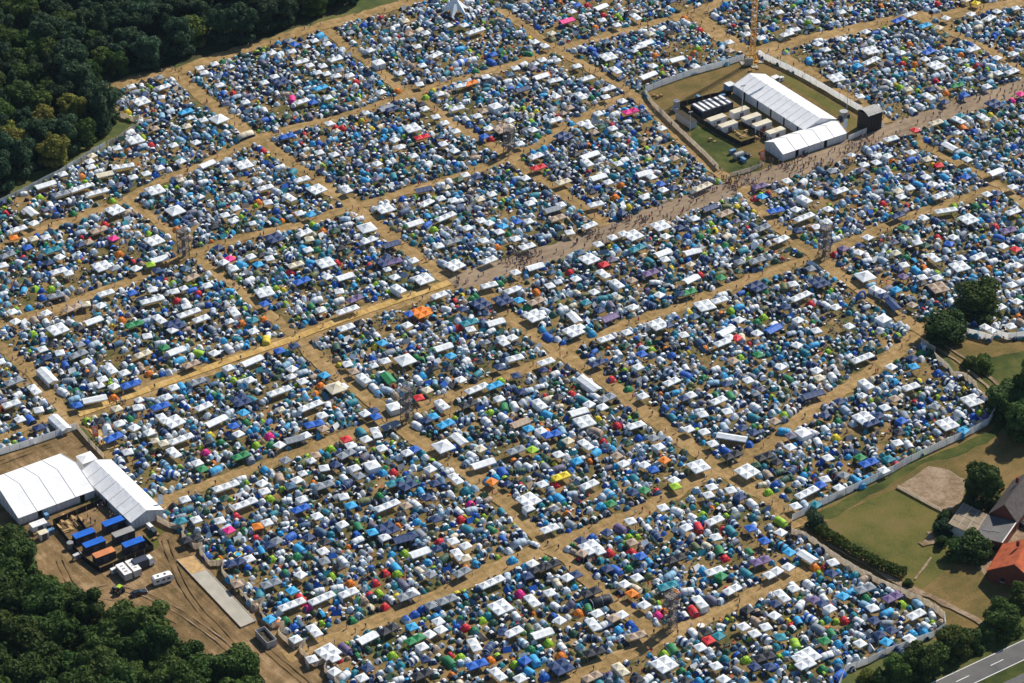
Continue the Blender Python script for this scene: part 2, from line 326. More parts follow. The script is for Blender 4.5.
for i_, rt in enumerate(ruts):
    if i_ in (3, 4, 6, 8): continue
    base = gp(rt)
    for off in (-.9, .9):
        pts_ = []
        for k_, p_ in enumerate(base):
            d_ = np.array(base[min(k_ + 1, len(base) - 1)]) - np.array(base[max(k_ - 1, 0)]); d_ = d_ / np.hypot(*d_); pts_.append((p_[0] - d_[1] * off, p_[1] + d_[0] * off))
        # smooth the corners
        for _s in range(2):
            q_2 = [pts_[0]]
            for a_, b_ in zip(pts_, pts_[1:]): q_2 += [(a_[0] * .75 + b_[0] * .25, a_[1] * .75 + b_[1] * .25), (a_[0] * .25 + b_[0] * .75, a_[1] * .25 + b_[1] * .75)]
            pts_ = q_2 + [pts_[-1]]
        strip('wheel_rut', pts_, .12, G_rut if i_ % 3 else G_sand, amp=.22, step=1)
# the country road in the corner, kerbless, with markings
RA, RB = np.array(P(956, 683)), np.array(P(1024, 651)); rd = (RB - RA) / np.hypot(*(RB - RA)); rn = np.array([-rd[1], rd[0]])
def along(t, o): q = RA + rd * t + rn * o; return tuple(q)
strip('road_verge', [along(-300, 0), along(300, 0)], 12, G_verge, amp=1.5)
strip('country_road', [along(-300, 0), along(300, 0)], 3.4, G_asph, amp=0)
zc = ZL[0] + .008; ZL[0] = zc
strip('edge_line', [along(-300, 3.1), along(300, 3.1)], .09, M['paint_line'], z=zc, amp=0, step=50)
strip('edge_line', [along(-300, -3.1), along(300, -3.1)], .09, M['paint_line'], z=zc, amp=0, step=50)
for k in range(-8, 12): strip('centre_dash', [along(k * 12, 0), along(k * 12 + 4.5, 0)], .1, M['paint_line'], z=zc, amp=0, step=50)
strip('cycle_path', [along(-300, -8.6), along(300, -8.6)], 1.4, G_asph, amp=.05)

# ------------------------------------------------------------------ marquees
PLACED = []      # every top-level thing that gets a worked-out label
OCC = {}
def occ_add(x, y, r):
    OCC.setdefault((int(x // 5), int(y // 5)), []).append((x, y, r))
def occ_free(x, y, r, f=1.0):
    cx, cy = int(x // 5), int(y // 5)
    for i in (-2, -1, 0, 1, 2):
        for j in (-2, -1, 0, 1, 2):
            for (a, b, q) in OCC.get((cx + i, cy + j), ()):
                if (a - x) ** 2 + (b - y) ** 2 < (f * (q + r)) ** 2: return False
    return True
def marquee(name, label, c0, c1, c2, eave, rise, bays):
    """c0->c1 = long eave, c1->c2 towards the other eave (pixels of eave height corners)"""
    a = np.array(P(*c0, eave)); b = np.array(P(*c1, eave)); c = np.array(P(*c2, eave))
    L = np.hypot(*(b - a)); u = (b - a) / L; n = np.array([-u[1], u[0]]); w = np.dot(c - b, n)
    if w < 0: n = -n; w = -w
    ang = math.atan2(u[1], u[0]); sgn = 1 if u[0] * n[1] - u[1] * n[0] > 0 else -1
    root = empty(name, (a[0], a[1], 0), ang)
    tag(root, label, 'marquee')
    def Q(x, y, z): return (x, y * sgn, z)
    e = .25
    mb = MB()
    for y0, z0, y1, z1 in ((-e, eave - .12, w / 2, eave + rise), (w / 2, eave + rise, w + e, eave - .12)):
        for k in range(bays):
            x0 = -e + (L + 2 * e) * k / bays; x1 = -e + (L + 2 * e) * (k + 1) / bays; sag = .10
            V = []
            for i in range(3):
                for j in range(5):
                    t = j / 4; s = i / 2; zz = z0 + (z1 - z0) * t - sag * (1 - (2 * s - 1) ** 2) * math.sin(math.pi * t) ** .5 if 0 < t < 1 else z0 + (z1 - z0) * t
                    V.append(Q(x0 + (x1 - x0) * s, y0 + (y1 - y0) * t, zz))
            mb.add(V, [(i * 5 + j, i * 5 + j + 1, (i + 1) * 5 + j + 1, (i + 1) * 5 + j) for i in range(2) for j in range(4)])
    mb.build('roof', M['pvc'], root)
    for k in range(bays + 1):
        x = -e + (L + 2 * e) * k / bays; sm = MB()
        sm.bar(Q(x, -e, eave - .06), Q(x, w / 2, eave + rise + .06), .07); sm.bar(Q(x, w / 2, eave + rise + .06), Q(x, w + e, eave - .06), .07)
        sm.build('roof_beam', M['seam'], root)
    for yy in (0, w):
        wl = MB(); nseg = bays * 4
        for k in range(nseg):
            x0 = L * k / nseg; x1 = L * (k + 1) / nseg
            if yy == 0 and (k % 9 == 4): continue
            o = .05 if k % 2 else 0
            wl.add([Q(x0, yy + o, 0), Q(x1, yy + o, 0), Q(x1, yy + o, eave - .1), Q(x0, yy + o, eave - .1)], [(0, 1, 2, 3)])
            wl.box(Q(x0, yy - (.08 if yy == 0 else -.08), eave / 2), (.12, .12, eave - .1), mi=1)
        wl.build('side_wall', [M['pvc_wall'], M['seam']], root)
    for x in (0, L):
        wl = MB(); nseg = max(6, int(w / 1.2))
        for k in range(nseg):
            y0 = w * k / nseg; y1 = w * (k + 1) / nseg; o = .05 if k % 2 else 0
            z0 = eave - .2 + rise * (1 - abs(2 * y0 / w - 1)); z1 = eave - .2 + rise * (1 - abs(2 * y1 / w - 1))
            wl.add([Q(x + o, y0, 0), Q(x + o, y1, 0), Q(x + o, y1, z1), Q(x + o, y0, z0)], [(0, 1, 2, 3)])
            wl.box(Q(x + (.1 if x else -.1), y0, eave / 2), (.1, .1, eave), mi=1)
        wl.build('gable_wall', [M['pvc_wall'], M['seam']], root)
    return root
marquee('marquee', 'wide white gabled marquee at left edge beside the dark wood', (18.7,517.3), (93.6,489.6), (58.5,454.4), 2.9, 3.0, 4)
marquee('marquee', 'narrow white marquee joined at right angle to the wide marquee left', (131.2,522), (80,472), (110,459), 2.9, 2.0, 7)
marquee('marquee', 'long white marquee running diagonally inside the fenced compound top right', (804.4,129.6), (734,84.6), (768,76), 3.6, 2.4, 12)
marquee('marquee', 'white marquee with its long side along the busy main street', (783,153.7), (846.2,132.6), (828,121), 3.2, 2.2, 5)
mk = MB(); q = g3(87, 462, 1.2); mk.box((0, 0, 1.4), (4.5, 4.5, 2.8)); mk.add([(-2.4,-2.4,2.8),(2.4,-2.4,2.8),(2.4,2.4,2.8),(-2.4,2.4,2.8),(0,0,3.6)], [(0,1,4),(1,2,4),(2,3,4),(3,0,4)])
o = mk.build('entrance_tent', M['pvc']); o.location = (q.x, q.y, 0); o.rotation_euler.z = TH_A; tag(o, 'small white square tent behind the joint of the two left marquees', 'tent')

# ------------------------------------------------------------------ containers, vehicles
def container(px, py, L=6.06, W=2.44, H=2.6, ang=TH_A, roof='blue_paint', side='cont', label='', cat='container', name='shipping_container', group=None, door=True):
    q = g3(px, py, H); root = empty(name, (q.x, q.y, 0), ang); tag(root, label, cat, group)
    b = MB(); b.box((0, 0, H / 2 + .08), (L, W, H - .16))
    for k in range(int(L / .3)):
        for s in (1, -1): b.box((-L / 2 + .2 + k * .3, s * (W / 2 + .02), H / 2), (.12, .05, H - .4))
    for sx in (1, -1):
        for sy in (1, -1): b.box((sx * (L / 2 - .05), sy * (W / 2 - .05), H / 2), (.16, .2, H), mi=0)
    b.build('body', M[side], root)
    r = MB(); r.box((0, 0, H + .05), (L + .12, W + .12, .1))
    for k in range(int(L / .5)): r.box((-L / 2 + .3 + k * .5, 0, H + .12), (.14, W, .05))
    r.build('roof', M[roof], root)
    if door:
        d = MB(); d.box((0, -W / 2 - .06, 1.1), (1.6, .05, 2.0)); d.build('door', M['dark_steel'], root)
    occ_add(q.x, q.y, 3); return root
def z6(x, y): return (x / 4.267, 440 + y / 4.267)
def z5(x, y): return (640 + x / 4.267, 60 + y / 4.267)
for (x, y, rf, lb) in ((482,346,'blue_paint','blue roofed dark container nearest the marquee wall'), (357,398,'blue_paint','blue roofed container at the left of the toilet yard'),
      (400,436,'blue_paint','blue roofed container between another blue one and the orange one'), (443,480,'rust_paint','container with an orange roof at the fenced yard front'),
      (525,392,'grey_roof','dark container with grey roof between two blue roofed ones'), (568,435,'blue_paint','blue roofed container in the right corner of the black fence')):
    container(*z6(x, y), H=2.6, roof=rf, label=lb)
container(*z6(163,355), L=4.5, H=2.3, roof='white_paint', side='white_paint', label='white cabin beside the wide marquee at the wood edge', name='site_cabin', cat='cabin')
container(*z6(183,393), L=2.6, W=2, H=2.2, roof='cream_paint', side='white_paint', label='small cream roofed cabin in front of the white cabin', name='site_cabin', cat='cabin')
for (x, y, ang, lb) in ((327,245,TH_A,'cream roofed toilet cabin left front of the compound group'), (425,212,TH_A,'cream roofed toilet cabin furthest back in the compound'),
      (375,272,TH_A,'cream roofed toilet cabin nearest the compound lawn'), (475,240,TH_A,'cream roofed toilet cabin in the middle of the row'),
      (520,268,TH_A,'cream roofed toilet cabin next to the last of its row'), (578,300,TH_A,'cream roofed toilet cabin nearest the front marquee')):
    container(*z5(x, y), L=7, W=2.6, H=2.8, roof='cream_paint', side='white_paint', label=lb, name='toilet_cabin', cat='toilet cabin', ang=ang)
for i, (x, y, lb) in enumerate(((262,200,'left dark shower block with white roof strip in compound'), (305,186,'middle dark shower block with white roof strip in compound'), (352,172,'right dark shower block with white roof strip in compound'))):
    r = container(*z5(x, y), L=7, W=4.3, H=2.7, roof='cont', side='cont', label=lb, name='shower_block', cat='shower block', ang=TH_B)
    for s_ in (-1.1, 1.1):
        st = MB(); st.box((0, s_, 2.9), (6.4, 1.0, .12)); st.build('roof_strip', M['white_paint'], r)
container(*z5(197,240), L=9, W=2.5, H=3, roof='dark_inside', side='pole', ang=TH_B, label='grey open container standing alone left of the shower blocks', name='waste_container', door=False)
container(*z5(383,102), L=3, W=3, H=2.6, roof='white_paint', side='blue_panel', label='small white cabin at the far corner of the long marquee', name='site_cabin', cat='cabin')
container(*z5(578,72), L=2.6, W=2.2, H=2.2, roof='white_paint', side='white_paint', label='tiny white hut behind the long marquee near the crane', name='site_cabin', cat='cabin')
# black fence runs and the white perimeter fencing
def fence(pts, h, m, label, name='fence', step=3.4, cat='fence', wob=0.0, pm=None, group=None):
    pts = [np.array(p) for p in pts]; root = empty(name, (pts[0][0], pts[0][1], 0)); tag(root, label, cat, group); o0 = pts[0]
    for a, b in zip(pts, pts[1:]):
        L = np.hypot(*(b - a)); n = max(1, int(round(L / step))); ang = math.atan2(b[1] - a[1], b[0] - a[0])
        for k in range(n):
            p0 = a + (b - a) * k / n; p1 = a + (b - a) * (k + 1) / n; hh = h * (1 + random.uniform(-wob, wob))
            nn = np.array([-(b - a)[1], (b - a)[0]]) / L
            V = []; Fs = []
            for i in range(5):
                t = i / 4; q = p0 + (p1 - p0) * t * .97 + nn * wob * random.uniform(-1, 1) * .8 - o0
                V += [(q[0], q[1], .03), (q[0], q[1], hh * (1 - wob * .25 * math.sin(math.pi * t)))]
            for i in range(4): Fs.append((2 * i, 2 * i + 2, 2 * i + 3, 2 * i + 1))
            V2 = [(v[0] + nn[0] * .05, v[1] + nn[1] * .05, v[2]) for v in V]
            mb = MB(); mb.add(V, Fs); mb.add(V2, [f[::-1] for f in Fs]); mb.add([V[1], V[-1], V2[-1], V2[1]], [(0, 1, 2, 3)])
            mb.bar((p0[0] - o0[0], p0[1] - o0[1], 0), (p0[0] - o0[0], p0[1] - o0[1], hh + .08), .05, 1)
            mb.build('fence_panel', [M[m], M[pm or 'pole']], root)
    return root
F = lambda pts, *a, **k: fence(gp(pts), *a, **k)
F([z6(228,362), z6(300,452), z6(352,512), z6(430,568), z6(540,520), z6(656,470), z6(610,425)], 1.9, 'black_paint', 'black hoarding round the blue roofed containers, front run', pm='dark_steel')
F([z6(228,362), z6(290,335), z6(370,300), z6(440,272)], 1.9, 'black_paint', 'black hoarding between the marquee side and the container yard', pm='dark_steel')
F([z6(300,452), z6(370,395), z6(330,340)], 1.9, 'black_paint', 'short black partition inside the left container yard', pm='dark_steel')
F([z5(170,200), z5(230,250), z5(320,310), z5(430,370), z5(490,350)], 2, 'black_paint', 'black hoarding round the toilet cabins in the compound', pm='dark_steel')
F([z5(170,200), z5(300,165), z5(390,150)], 2, 'black_paint', 'black hoarding behind the dark shower blocks', pm='dark_steel')
F([z5(360,300), z5(430,280), z5(560,350)], 1.8, 'black_paint', 'black partition between the cream roofed cabins', pm='dark_steel')
F([(645,93),(662,86),(690,76),(722,67),(744,60)], 2.6, 'white_cloth', 'white fence along the back left of the compound', wob=.02)
F([(645,95),(652,106),(670,124),(688,141),(706,158),(718,171)], 2.4, 'tan_cloth', 'beige screened fence along the compound front left', wob=.08)
F([(758,57),(780,67),(804,79),(828,93),(850,106),(862,113)], 2.6, 'white_cloth', 'white fence behind the long marquee beside the upper camp', wob=.03)
F([(848,141),(862,135),(884,127)], 2.2, 'white_cloth', 'white fence below the black stage tower', wob=.05)
F([(730,177),(750,172),(764,166)], 1.8, 'tan_cloth', 'short beige fence right of the yellow kiosk', wob=.08)
F([(-40,467),(0,455),(30,446),(56,437),(77,429)], 2.3, 'white_cloth', 'white fence between left camp edge and the marquee yard', wob=.02)
F([(77,429),(86,440),(97,452),(104,459)], 2.0, 'tan_cloth', 'beige fence beside the wooden ramp behind the marquees', wob=.05)
F([(-40,219),(0,205),(25,193),(60,175),(88,158),(106,147)], 2.3, 'white_cloth', 'white fence separating the camp from the left wood', wob=.05)
F([(104,103),(116,112),(118,117),(134,122),(140,120),(138,128),(126,136),(108,147)], 2.2, 'tan_cloth', 'zigzag cream screening round the camp corner at the wood', wob=.15, step=2.4)
t4 = lambda x, y: (170 + x / 4.018, 513 + y / 4.018)
F([t4(*p) for p in ((-120,-60),(-60,30),(0,62),(60,75),(48,98),(98,148),(130,142),(120,165),(160,215),(215,212),(208,245),(250,292),(300,292))], 2.1, 'tan_cloth', 'zigzag cream screening along camp edge above the concrete ramp', wob=.12, step=2.4)
F([t4(*p) for p in ((300,292),(280,325),(330,380),(380,362),(360,395),(375,430),(410,465),(460,455),(435,490),(490,545),(545,527),(520,560),(580,620),(635,602),(620,640),(670,690),(720,760))], 2.1, 'tan_cloth', 'zigzag cream screening along camp edge past the open skip', wob=.12, step=2.4)
F([(819,507),(854,491),(894,472),(911,462),(930,453),(954,442),(974,433),(988,425),(995,413),(992,405)], 2.6, 'white_cloth', 'white curved fence between right camp lobe and the paddock', wob=.03)
F([(992,405),(977,395),(976,388),(963,378),(953,377),(949,371),(934,358),(935,352),(921,344)], 2.2, 'tan_cloth', 'beige screening round the upper right camp lobe', wob=.12, step=2.4)
F([(819,507),(808,513),(792,521),(791,534)], 2.4, 'white_cloth', 'short white fence at the top of the hedge corner', wob=.03)
F([(791,534),(806,539),(828,555),(852,571),(884,587),(908,598),(929,607),(944,619)], 2.3, 'tan_cloth', 'beige screening along the lower camp beside the dirt path', wob=.14, step=2.4)
F([(944,619),(945,629),(934,637),(905,648),(885,655),(868,664),(845,672),(838,690)], 2.3, 'white_cloth', 'white fence round the bottom right corner of the camp', wob=.05)
F([(935,328),(955,337),(958,333),(978,338),(992,342),(994,336),(1008,340),(1024,338),(1060,345)], 2.6, 'white_cloth', 'white zigzag fence below the two oaks', wob=.04, step=3)
F([(897,488),(930,506),(946,514)], 1.2, 'tan_cloth', 'low weathered rail fence between bare patch and paddock', name='fence', step=2.5)

# concrete loading ramp, skips
def ramp():
    c = [np.array(P(*p, .3)) for p in ((177,560),(193.6,556),(256,621),(241,627.5))]
    o0 = c[0]; root = empty('loading_ramp', (o0[0], o0[1], 0)); tag(root, 'long pale concrete ramp lying between camp fence and yard', 'ramp')
    V = [(*(p - o0), .05) for p in c] + [(*(p - o0), .45) for p in c]
    MB().add(V, [(0,3,2,1),(4,5,6,7),(0,1,5,4),(1,2,6,5),(2,3,7,6),(3,0,4,7)]).build('slab', M['concrete'], root)
    a, b, cc, d = [p - o0 for p in c]
    k = .22; V = [(*a, .46), (*b, .46), (*(b + (cc - b) * k), .46), (*(a + (d - a) * k), .46)]
    V = [(x, y, z) for x, y, z in V] ; s = MB(); s.add(V + [(x, y, .5) for x, y, z in V], [(4,5,6,7),(0,1,5,4),(1,2,6,5),(2,3,7,6),(3,0,4,7)]); s.build('board_deck', M['wood'], root)
    fr = MB()
    fr.bar((*a, .5), (*d, .5), .12); fr.bar((*b, .5), (*cc, .5), .12); fr.bar((*d, .5), (*cc, .5), .12); fr.build('edge_rail', M['tan_cloth'], root)
ramp()
def skip(px, py, L, W, H, ang, label):
    q = g3(px, py, H / 2); root = empty('skip', (q.x, q.y, 0), ang); tag(root, label, 'skip')
    b = MB(); b.box((0, W / 2, H / 2 + .1), (L, .1, H)); b.box((0, -W / 2, H / 2 + .1), (L, .1, H)); b.box((L / 2, 0, H / 2 + .1), (.1, W, H)); b.box((-L / 2, 0, H / 2 + .1), (.1, W, H)); b.box((0, 0, .15), (L, W, .1))
    for k in range(7):
        for s in (1, -1): b.box((-L / 2 + .5 + k * (L - 1) / 6, s * (W / 2 + .08), H / 2 + .1), (.12, .08, H - .1))
    b.build('body', M['pole'], root)
    l = MB(); n = 8; V = [(-L / 2 * .95 + L * .95 * i / n, -W / 2 * .93 + W * .93 * j / 4, H * .55 + random.uniform(-.2, .25)) for i in range(n + 1) for j in range(5)]
    l.add(V, [(i * 5 + j, (i + 1) * 5 + j, (i + 1) * 5 + j + 1, i * 5 + j + 1) for i in range(n) for j in range(4)]); l.build('load', M['dark_inside'], root)
skip(266, 638, 6.5, 2.9, 2.2, TH_B, 'open grey skip on the bare yard beside the ramp end')

def wheel(parent, x, y, r, w=.25):
    s = MB(); s.bar((x, y - w / 2, r), (x, y + w / 2, r), r, n=14); t = s.build('wheel', M['rubber'], parent)
    s = MB(); s.bar((x, y - w / 2 - .02, r), (x, y + w / 2 + .02, r), r * .55, n=10); s.build('rim', M['pole'], t)
def body_profile(root, name, prof, W, m, taper=.12):
    n = len(prof); hz = max(p[1] for p in prof); s = MB()
    V = []
    for sg in (-1, 1):
        for x, z in prof: V.append((x, sg * (W / 2 - taper * max(0, (z - hz * .55)) / hz * 2), z))
    s.add(V, [tuple(range(n)), tuple(range(2 * n - 1, n - 1, -1))] + [(i, n + i, n + (i + 1) % n, (i + 1) % n) for i in range(n)])
    return s.build(name, m, root)
def vehicle_root(name, label, cat, px, py, ang):
    q = g3(px, py, .8); root = empty(name, (q.x, q.y, 0), ang); tag(root, label, cat); return root
def car(px, py, ang, label, m, L=4.6):
    r = vehicle_root('parked_car', label, 'car', px, py, ang)
    body_profile(r, 'body', [(-2.3,.35),(-2.3,.85),(-2.15,1.0),(-1.2,1.05),(1.35,1.02),(2.15,.85),(2.3,.6),(2.3,.35)], 1.8, m)
    body_profile(r, 'roof', [(-1.95,1.0),(-1.5,1.42),(.2,1.46),(1.1,1.03)], 1.5, m, .3)
    for y in (-.77, .77):
        s = MB(); s.add([(-1.75,y,1.06),(-1.45,y*.93,1.36),(.15,y*.93,1.38),(.8,y,1.06)], [(0,1,2,3)] if y > 0 else [(3,2,1,0)]); s.build('side_window', M['glass'], r)
    s = MB(); s.add([(1.14,-.66,1.06),(1.14,.66,1.06),(.26,.58,1.47),(.26,-.58,1.47)], [(0,1,2,3)]); s.build('windscreen', M['glass'], r)
    for x in (-1.4, 1.4):
        for y in (-.82, .82): wheel(r, x, y, .33)
    for y in (-.6, .6): s = MB(); s.box((2.29, y, .7), (.08, .35, .14)); s.build('headlight', M['white_paint'], r)
def caravan(px, py, ang, label):
    r = vehicle_root('caravan', label, 'caravan', px, py, ang)
    body_profile(r, 'body', [(-2.8,.5),(-3.0,1.3),(-2.8,2.3),(-2.4,2.6),(2.2,2.6),(2.7,2.2),(2.9,1.2),(2.7,.5)], 2.2, M['white_paint'])
    for x in (-1.7, 0, 1.5):
        for y in (-1.11, 1.11): s = MB(); s.box((x, y, 1.6), (.9, .04, .5)); s.build('window', M['glass'], r)
    for x in (-1.2, .8): s = MB(); s.box((x, 0, 2.64), (.6, .6, .1)); s.build('roof_hatch', M['glass'], r)
    for y in (-.9, .9): wheel(r, 0, y, .33)
    s = MB(); s.bar((2.7, .5, .5), (3.9, 0, .5), .05); s.bar((2.7, -.5, .5), (3.9, 0, .5), .05); s.build('drawbar', M['dark_steel'], r)
def trailer(px, py, ang, label, L=5.5, roof='white_paint', name='box_trailer', cat='trailer'):
    r = vehicle_root(name, label, cat, px, py, ang)
    s = MB(); s.box((0, 0, 1.55), (L, 2.3, 2.1)); s.build('body', M['pole'], r)
    s = MB(); s.box((0, 0, 2.65), (L + .05, 2.35, .1)); s.build('roof', M[roof], r)
    for x in (-L / 4, 0, L / 4): s = MB(); s.box((x, 0, 2.75), (.5, .8, .12)); s.build('roof_hatch', M['grey_roof'], r)
    for x in (-.5, .5):
        for y in (-1.0, 1.0): wheel(r, x, y, .35)
    s = MB(); s.bar((L / 2, .5, .6), (L / 2 + 1.2, 0, .6), .05); s.bar((L / 2, -.5, .6), (L / 2 + 1.2, 0, .6), .05); s.build('drawbar', M['dark_steel'], r)
def truck(px, py, ang, label):
    r = vehicle_root('box_truck', label, 'truck', px, py, ang)
    s = MB(); s.box((-.9, 0, 1.9), (4.4, 2.4, 2.4)); s.build('cargo_box', M['cont'], r)
    body_profile(r, 'cab', [(1.4,.5),(1.4,2.7),(2.6,2.75),(3.1,1.7),(3.2,.5)], 2.3, M['white_paint'])
    s = MB(); s.add([(3.13,-1.0,1.7),(3.13,1.0,1.7),(2.72,.95,2.55),(2.72,-.95,2.55)], [(0,1,2,3)]); s.build('windscreen', M['glass'], r)
    for x in (-2, 2.3):
        for y in (-1.05, 1.05): wheel(r, x, y, .45)
    s = MB(); s.box((0, 0, .6), (5.6, 1.0, .2)); s.build('chassis', M['dark_steel'], r)
car(*z6(592,650), TH_A - .12, 'dark car parked in front of the white caravan', M['car_dark'])
caravan(*z6(693,597), TH_A - .1, 'white caravan with round corners on the bare yard')
trailer(*z6(530,572), TH_B, 'grey box trailer left of its twin below the black hoarding')
trailer(*z6(570,556), TH_B, 'grey box trailer right of its twin beside the dark truck')
truck(*z6(612,532), TH_A, 'box truck with dark body and white cab by the hoarding')
def tractor(px, py, ang, label):
    r = vehicle_root('tractor', label, 'tractor', px, py, ang)
    body_profile(r, 'bonnet', [(.2,.7),(.2,1.5),(1.8,1.4),(2.0,.7)], .9, M['dark_steel'], .05)
    s = MB(); s.box((-.5, 0, 1.5), (1.3, 1.3, 1.6), top=(.8, .85)); s.build('cab', M['glass'], r)
    s = MB(); s.box((-.5, 0, 2.36), (1.3, 1.4, .12)); s.build('cab_roof', FAB[PIDX['Y']], r)
    for y in (-.85, .85): wheel(r, -.8, y, .8, .4); wheel(r, 1.4, y, .5, .3)
tractor(*z6(505,640), TH_B + .4, 'small dark tractor with lime roof beside the parked car')
def tank(px, py, label, rr=.9, h=2, lying=False):
    q = g3(px, py, h / 2); root = empty('water_tank', (q.x, q.y, 0), TH_A); tag(root, label, 'tank')
    s = MB()
    if lying: s.bar((-1.8, 0, 1.5), (1.8, 0, 1.5), 1.1, n=16)
    else: s.bar((0, 0, .1), (0, 0, h), rr, n=16)
    s.build('vessel', M['tank'], root)
    f = MB()
    if lying:
        for x in (-1.2, 1.2): f.box((x, 0, .3), (.3, 2, .6))
        f.bar((1.8, 0, .5), (5, -1.4, .3), .15); f.bar((1.8, .4, .9), (4.5, 1.4, .3), .1)
    else: f.bar((0, 0, h - .1), (0, 0, h + .1), rr * 1.06, n=16)
    f.build('support' if lying else 'rim', M['steel'], root)
tank(*z6(300,450), 'round open water tank left of the black hoarding corner')
tank(*z5(420,410), 'grey horizontal tank with pipes on the compound lawn', lying=True)
tank(*z5(155,195), 'upright grey tank by the grey container in the compound', 1.1, 4)
tank(*z5(868,235), 'grey round tank between the marquees and black stage tower', 1.4, 3)
def stage():
    q = g3(869, 128, 0); r = empty('stage_tower', (q.x, q.y, 0), TH_A); tag(r, 'tall black box tower with grey arched roof beside the street', 'stage tower')
    s = MB(); s.box((0, 0, 3.5), (6.4, 5.6, 7.0))
    for k in range(5):
        for sg in (1, -1): s.box((-3.1 + 1.55 * k, sg * 2.84, 3.5), (.15, .1, 7.0))
    s.build('cladding', M['black_paint'], r)
    s = MB(); n = 8; V = []
    for i in range(n + 1):
        t = -1 + 2 * i / n
        for x in (-3.4, 3.4): V.append((x, t * 3.05, 7.0 + 1.1 * (1 - t * t)))
    s.add(V, [(2 * i, 2 * i + 1, 2 * i + 3, 2 * i + 2) for i in range(n)]); s.build('roof', M['grey_roof'], r)
    s = MB()
    for x in (-3.35, -1.1, 1.1, 3.35): s.bar((x, -3.05, 7.05), (x, 0, 8.2), .07); s.bar((x, 0, 8.2), (x, 3.05, 7.05), .07)
    s.build('roof_truss', M['steel'], r); occ_add(q.x, q.y, 5)
stage()
def lattice(mb, x, y, z0, z1, w, step, r, ang=0):
    cs = [(math.cos(ang + a) * w * .7071 + x, math.sin(ang + a) * w * .7071 + y) for a in (math.pi / 4 + k * math.pi / 2 for k in range(4))]
    for c in cs: mb.bar((*c, z0), (*c, z1), r)
    n = int((z1 - z0) / step)
    for k in range(n + 1):
        z = z0 + (z1 - z0) * k / n
        for i in range(4):
            mb.bar((*cs[i], z), (*cs[(i + 1) % 4], z), r * .6)
            if k < n: mb.bar((*cs[(i + k) % 4], z), (*cs[(i + k + 1) % 4], z + (z1 - z0) / n), r * .6)
def crane():
    q = g3(752, 63, 0); r = empty('tower_crane', (q.x, q.y, 0), .2); tag(r, 'orange lattice crane mast rising behind the fenced compound', 'crane')
    s = MB(); lattice(s, 0, 0, .6, 52, 1.6, 1.7, .11); s.build('mast', M['orange_paint'], r)
    s = MB(); lattice(s, 0, 0, .6, 2.4, 3.6, 1.6, .12); s.box((0, 0, .35), (5, .8, .5)); s.box((0, 0, .36), (.8, 5, .5)); s.build('base_frame', M['orange_paint'], r)
    for a, b in ((-3.2, 0), (3.2, 0), (0, -3.2), (0, 3.2)): s = MB(); s.box((a, b, .25), (2.4, 2.4, .4)); s.build('ballast_pad', M['concrete'], r)
    s = MB(); s.box((-1.8, -1.6, 1.6), (3, 1.2, 2.6)); s.build('ballast_block', M['concrete'], r)
    s = MB(); s.bar((-12, 0, 50), (34, 0, 50), .25); s.bar((-12, 0, 51.6), (34, 0, 50.6), .15); s.build('jib', M['orange_paint'], r)
crane()
def watch_tower(px, py, label, H=12):
    q = g3(px, py, 0); r = empty('scaffold_tower', (q.x, q.y, 0), TH_A + .15); tag(r, label, 'tower', 'scaffold towers at the track junctions')
    s = MB(); lattice(s, 0, 0, 0, H, 2.7, 1.5, .12); s.box((.5, .5, H / 2), (.9, .9, H - 1)); s.build('scaffold_frame', M['scaf'], r)
    for z in (3.9, 7.9, H - .6):
        s = MB(); s.box((0, 0, z), (2.9, 2.9, .15)); s.build('platform', M['scaf'], r)
    for a in ():
        s = MB(); w = 1.52; ca, sa = math.cos(a * math.pi / 2), math.sin(a * math.pi / 2)
        V = [(w, -1.1, 1.2), (w, 1.1, 1.2), (w, 1.1, H * .55), (w, -1.1, H * .55)] if a % 2 else [(w, -1.1, H * .6), (w, 1.1, H * .6), (w, 1.1, H - .2), (w, -1.1, H - .2)]
        V = [(x * ca - y * sa, x * sa + y * ca, z) for x, y, z in V]; s.add(V, [(0, 1, 2, 3)]); s.build('scrim', M['scaf'], r)
    s = MB(); s.bar((1.4, 1.4, H), (1.4, 1.4, H + 1.1), .04); s.bar((-1.4, 1.4, H), (-1.4, 1.4, H + 1.1), .04); s.bar((-1.4, 1.4, H + 1), (1.4, 1.4, H + 1), .04)
    s.bar((-1.4, -1.4, H), (-1.4, -1.4, H + 1.1), .04); s.bar((1.4, -1.4, H), (1.4, -1.4, H + 1.1), .04); s.bar((-1.4, -1.4, H + 1), (1.4, -1.4, H + 1), .04); s.build('guard_rail', M['pole'], r)
    for k in (-.8, 0, .8): s = MB(); s.box((1.6, k, H + .9), (.25, .5, .35)); s.build('floodlight', M['white_paint'], r)
    occ_add(q.x, q.y, 2.6)
watch_tower(407, 421, 'scaffold tower beside a white cabin tent in the camp centre')
watch_tower(670, 629, 'scaffold tower nearest the bottom edge of the camp')
watch_tower(824, 258, 'scaffold tower at the junction left of the oaks')
watch_tower(184, 258, 'scaffold tower at the left junction among tents', 11)
watch_tower(509, 153, 'scaffold tower at the upper middle junction', 10)
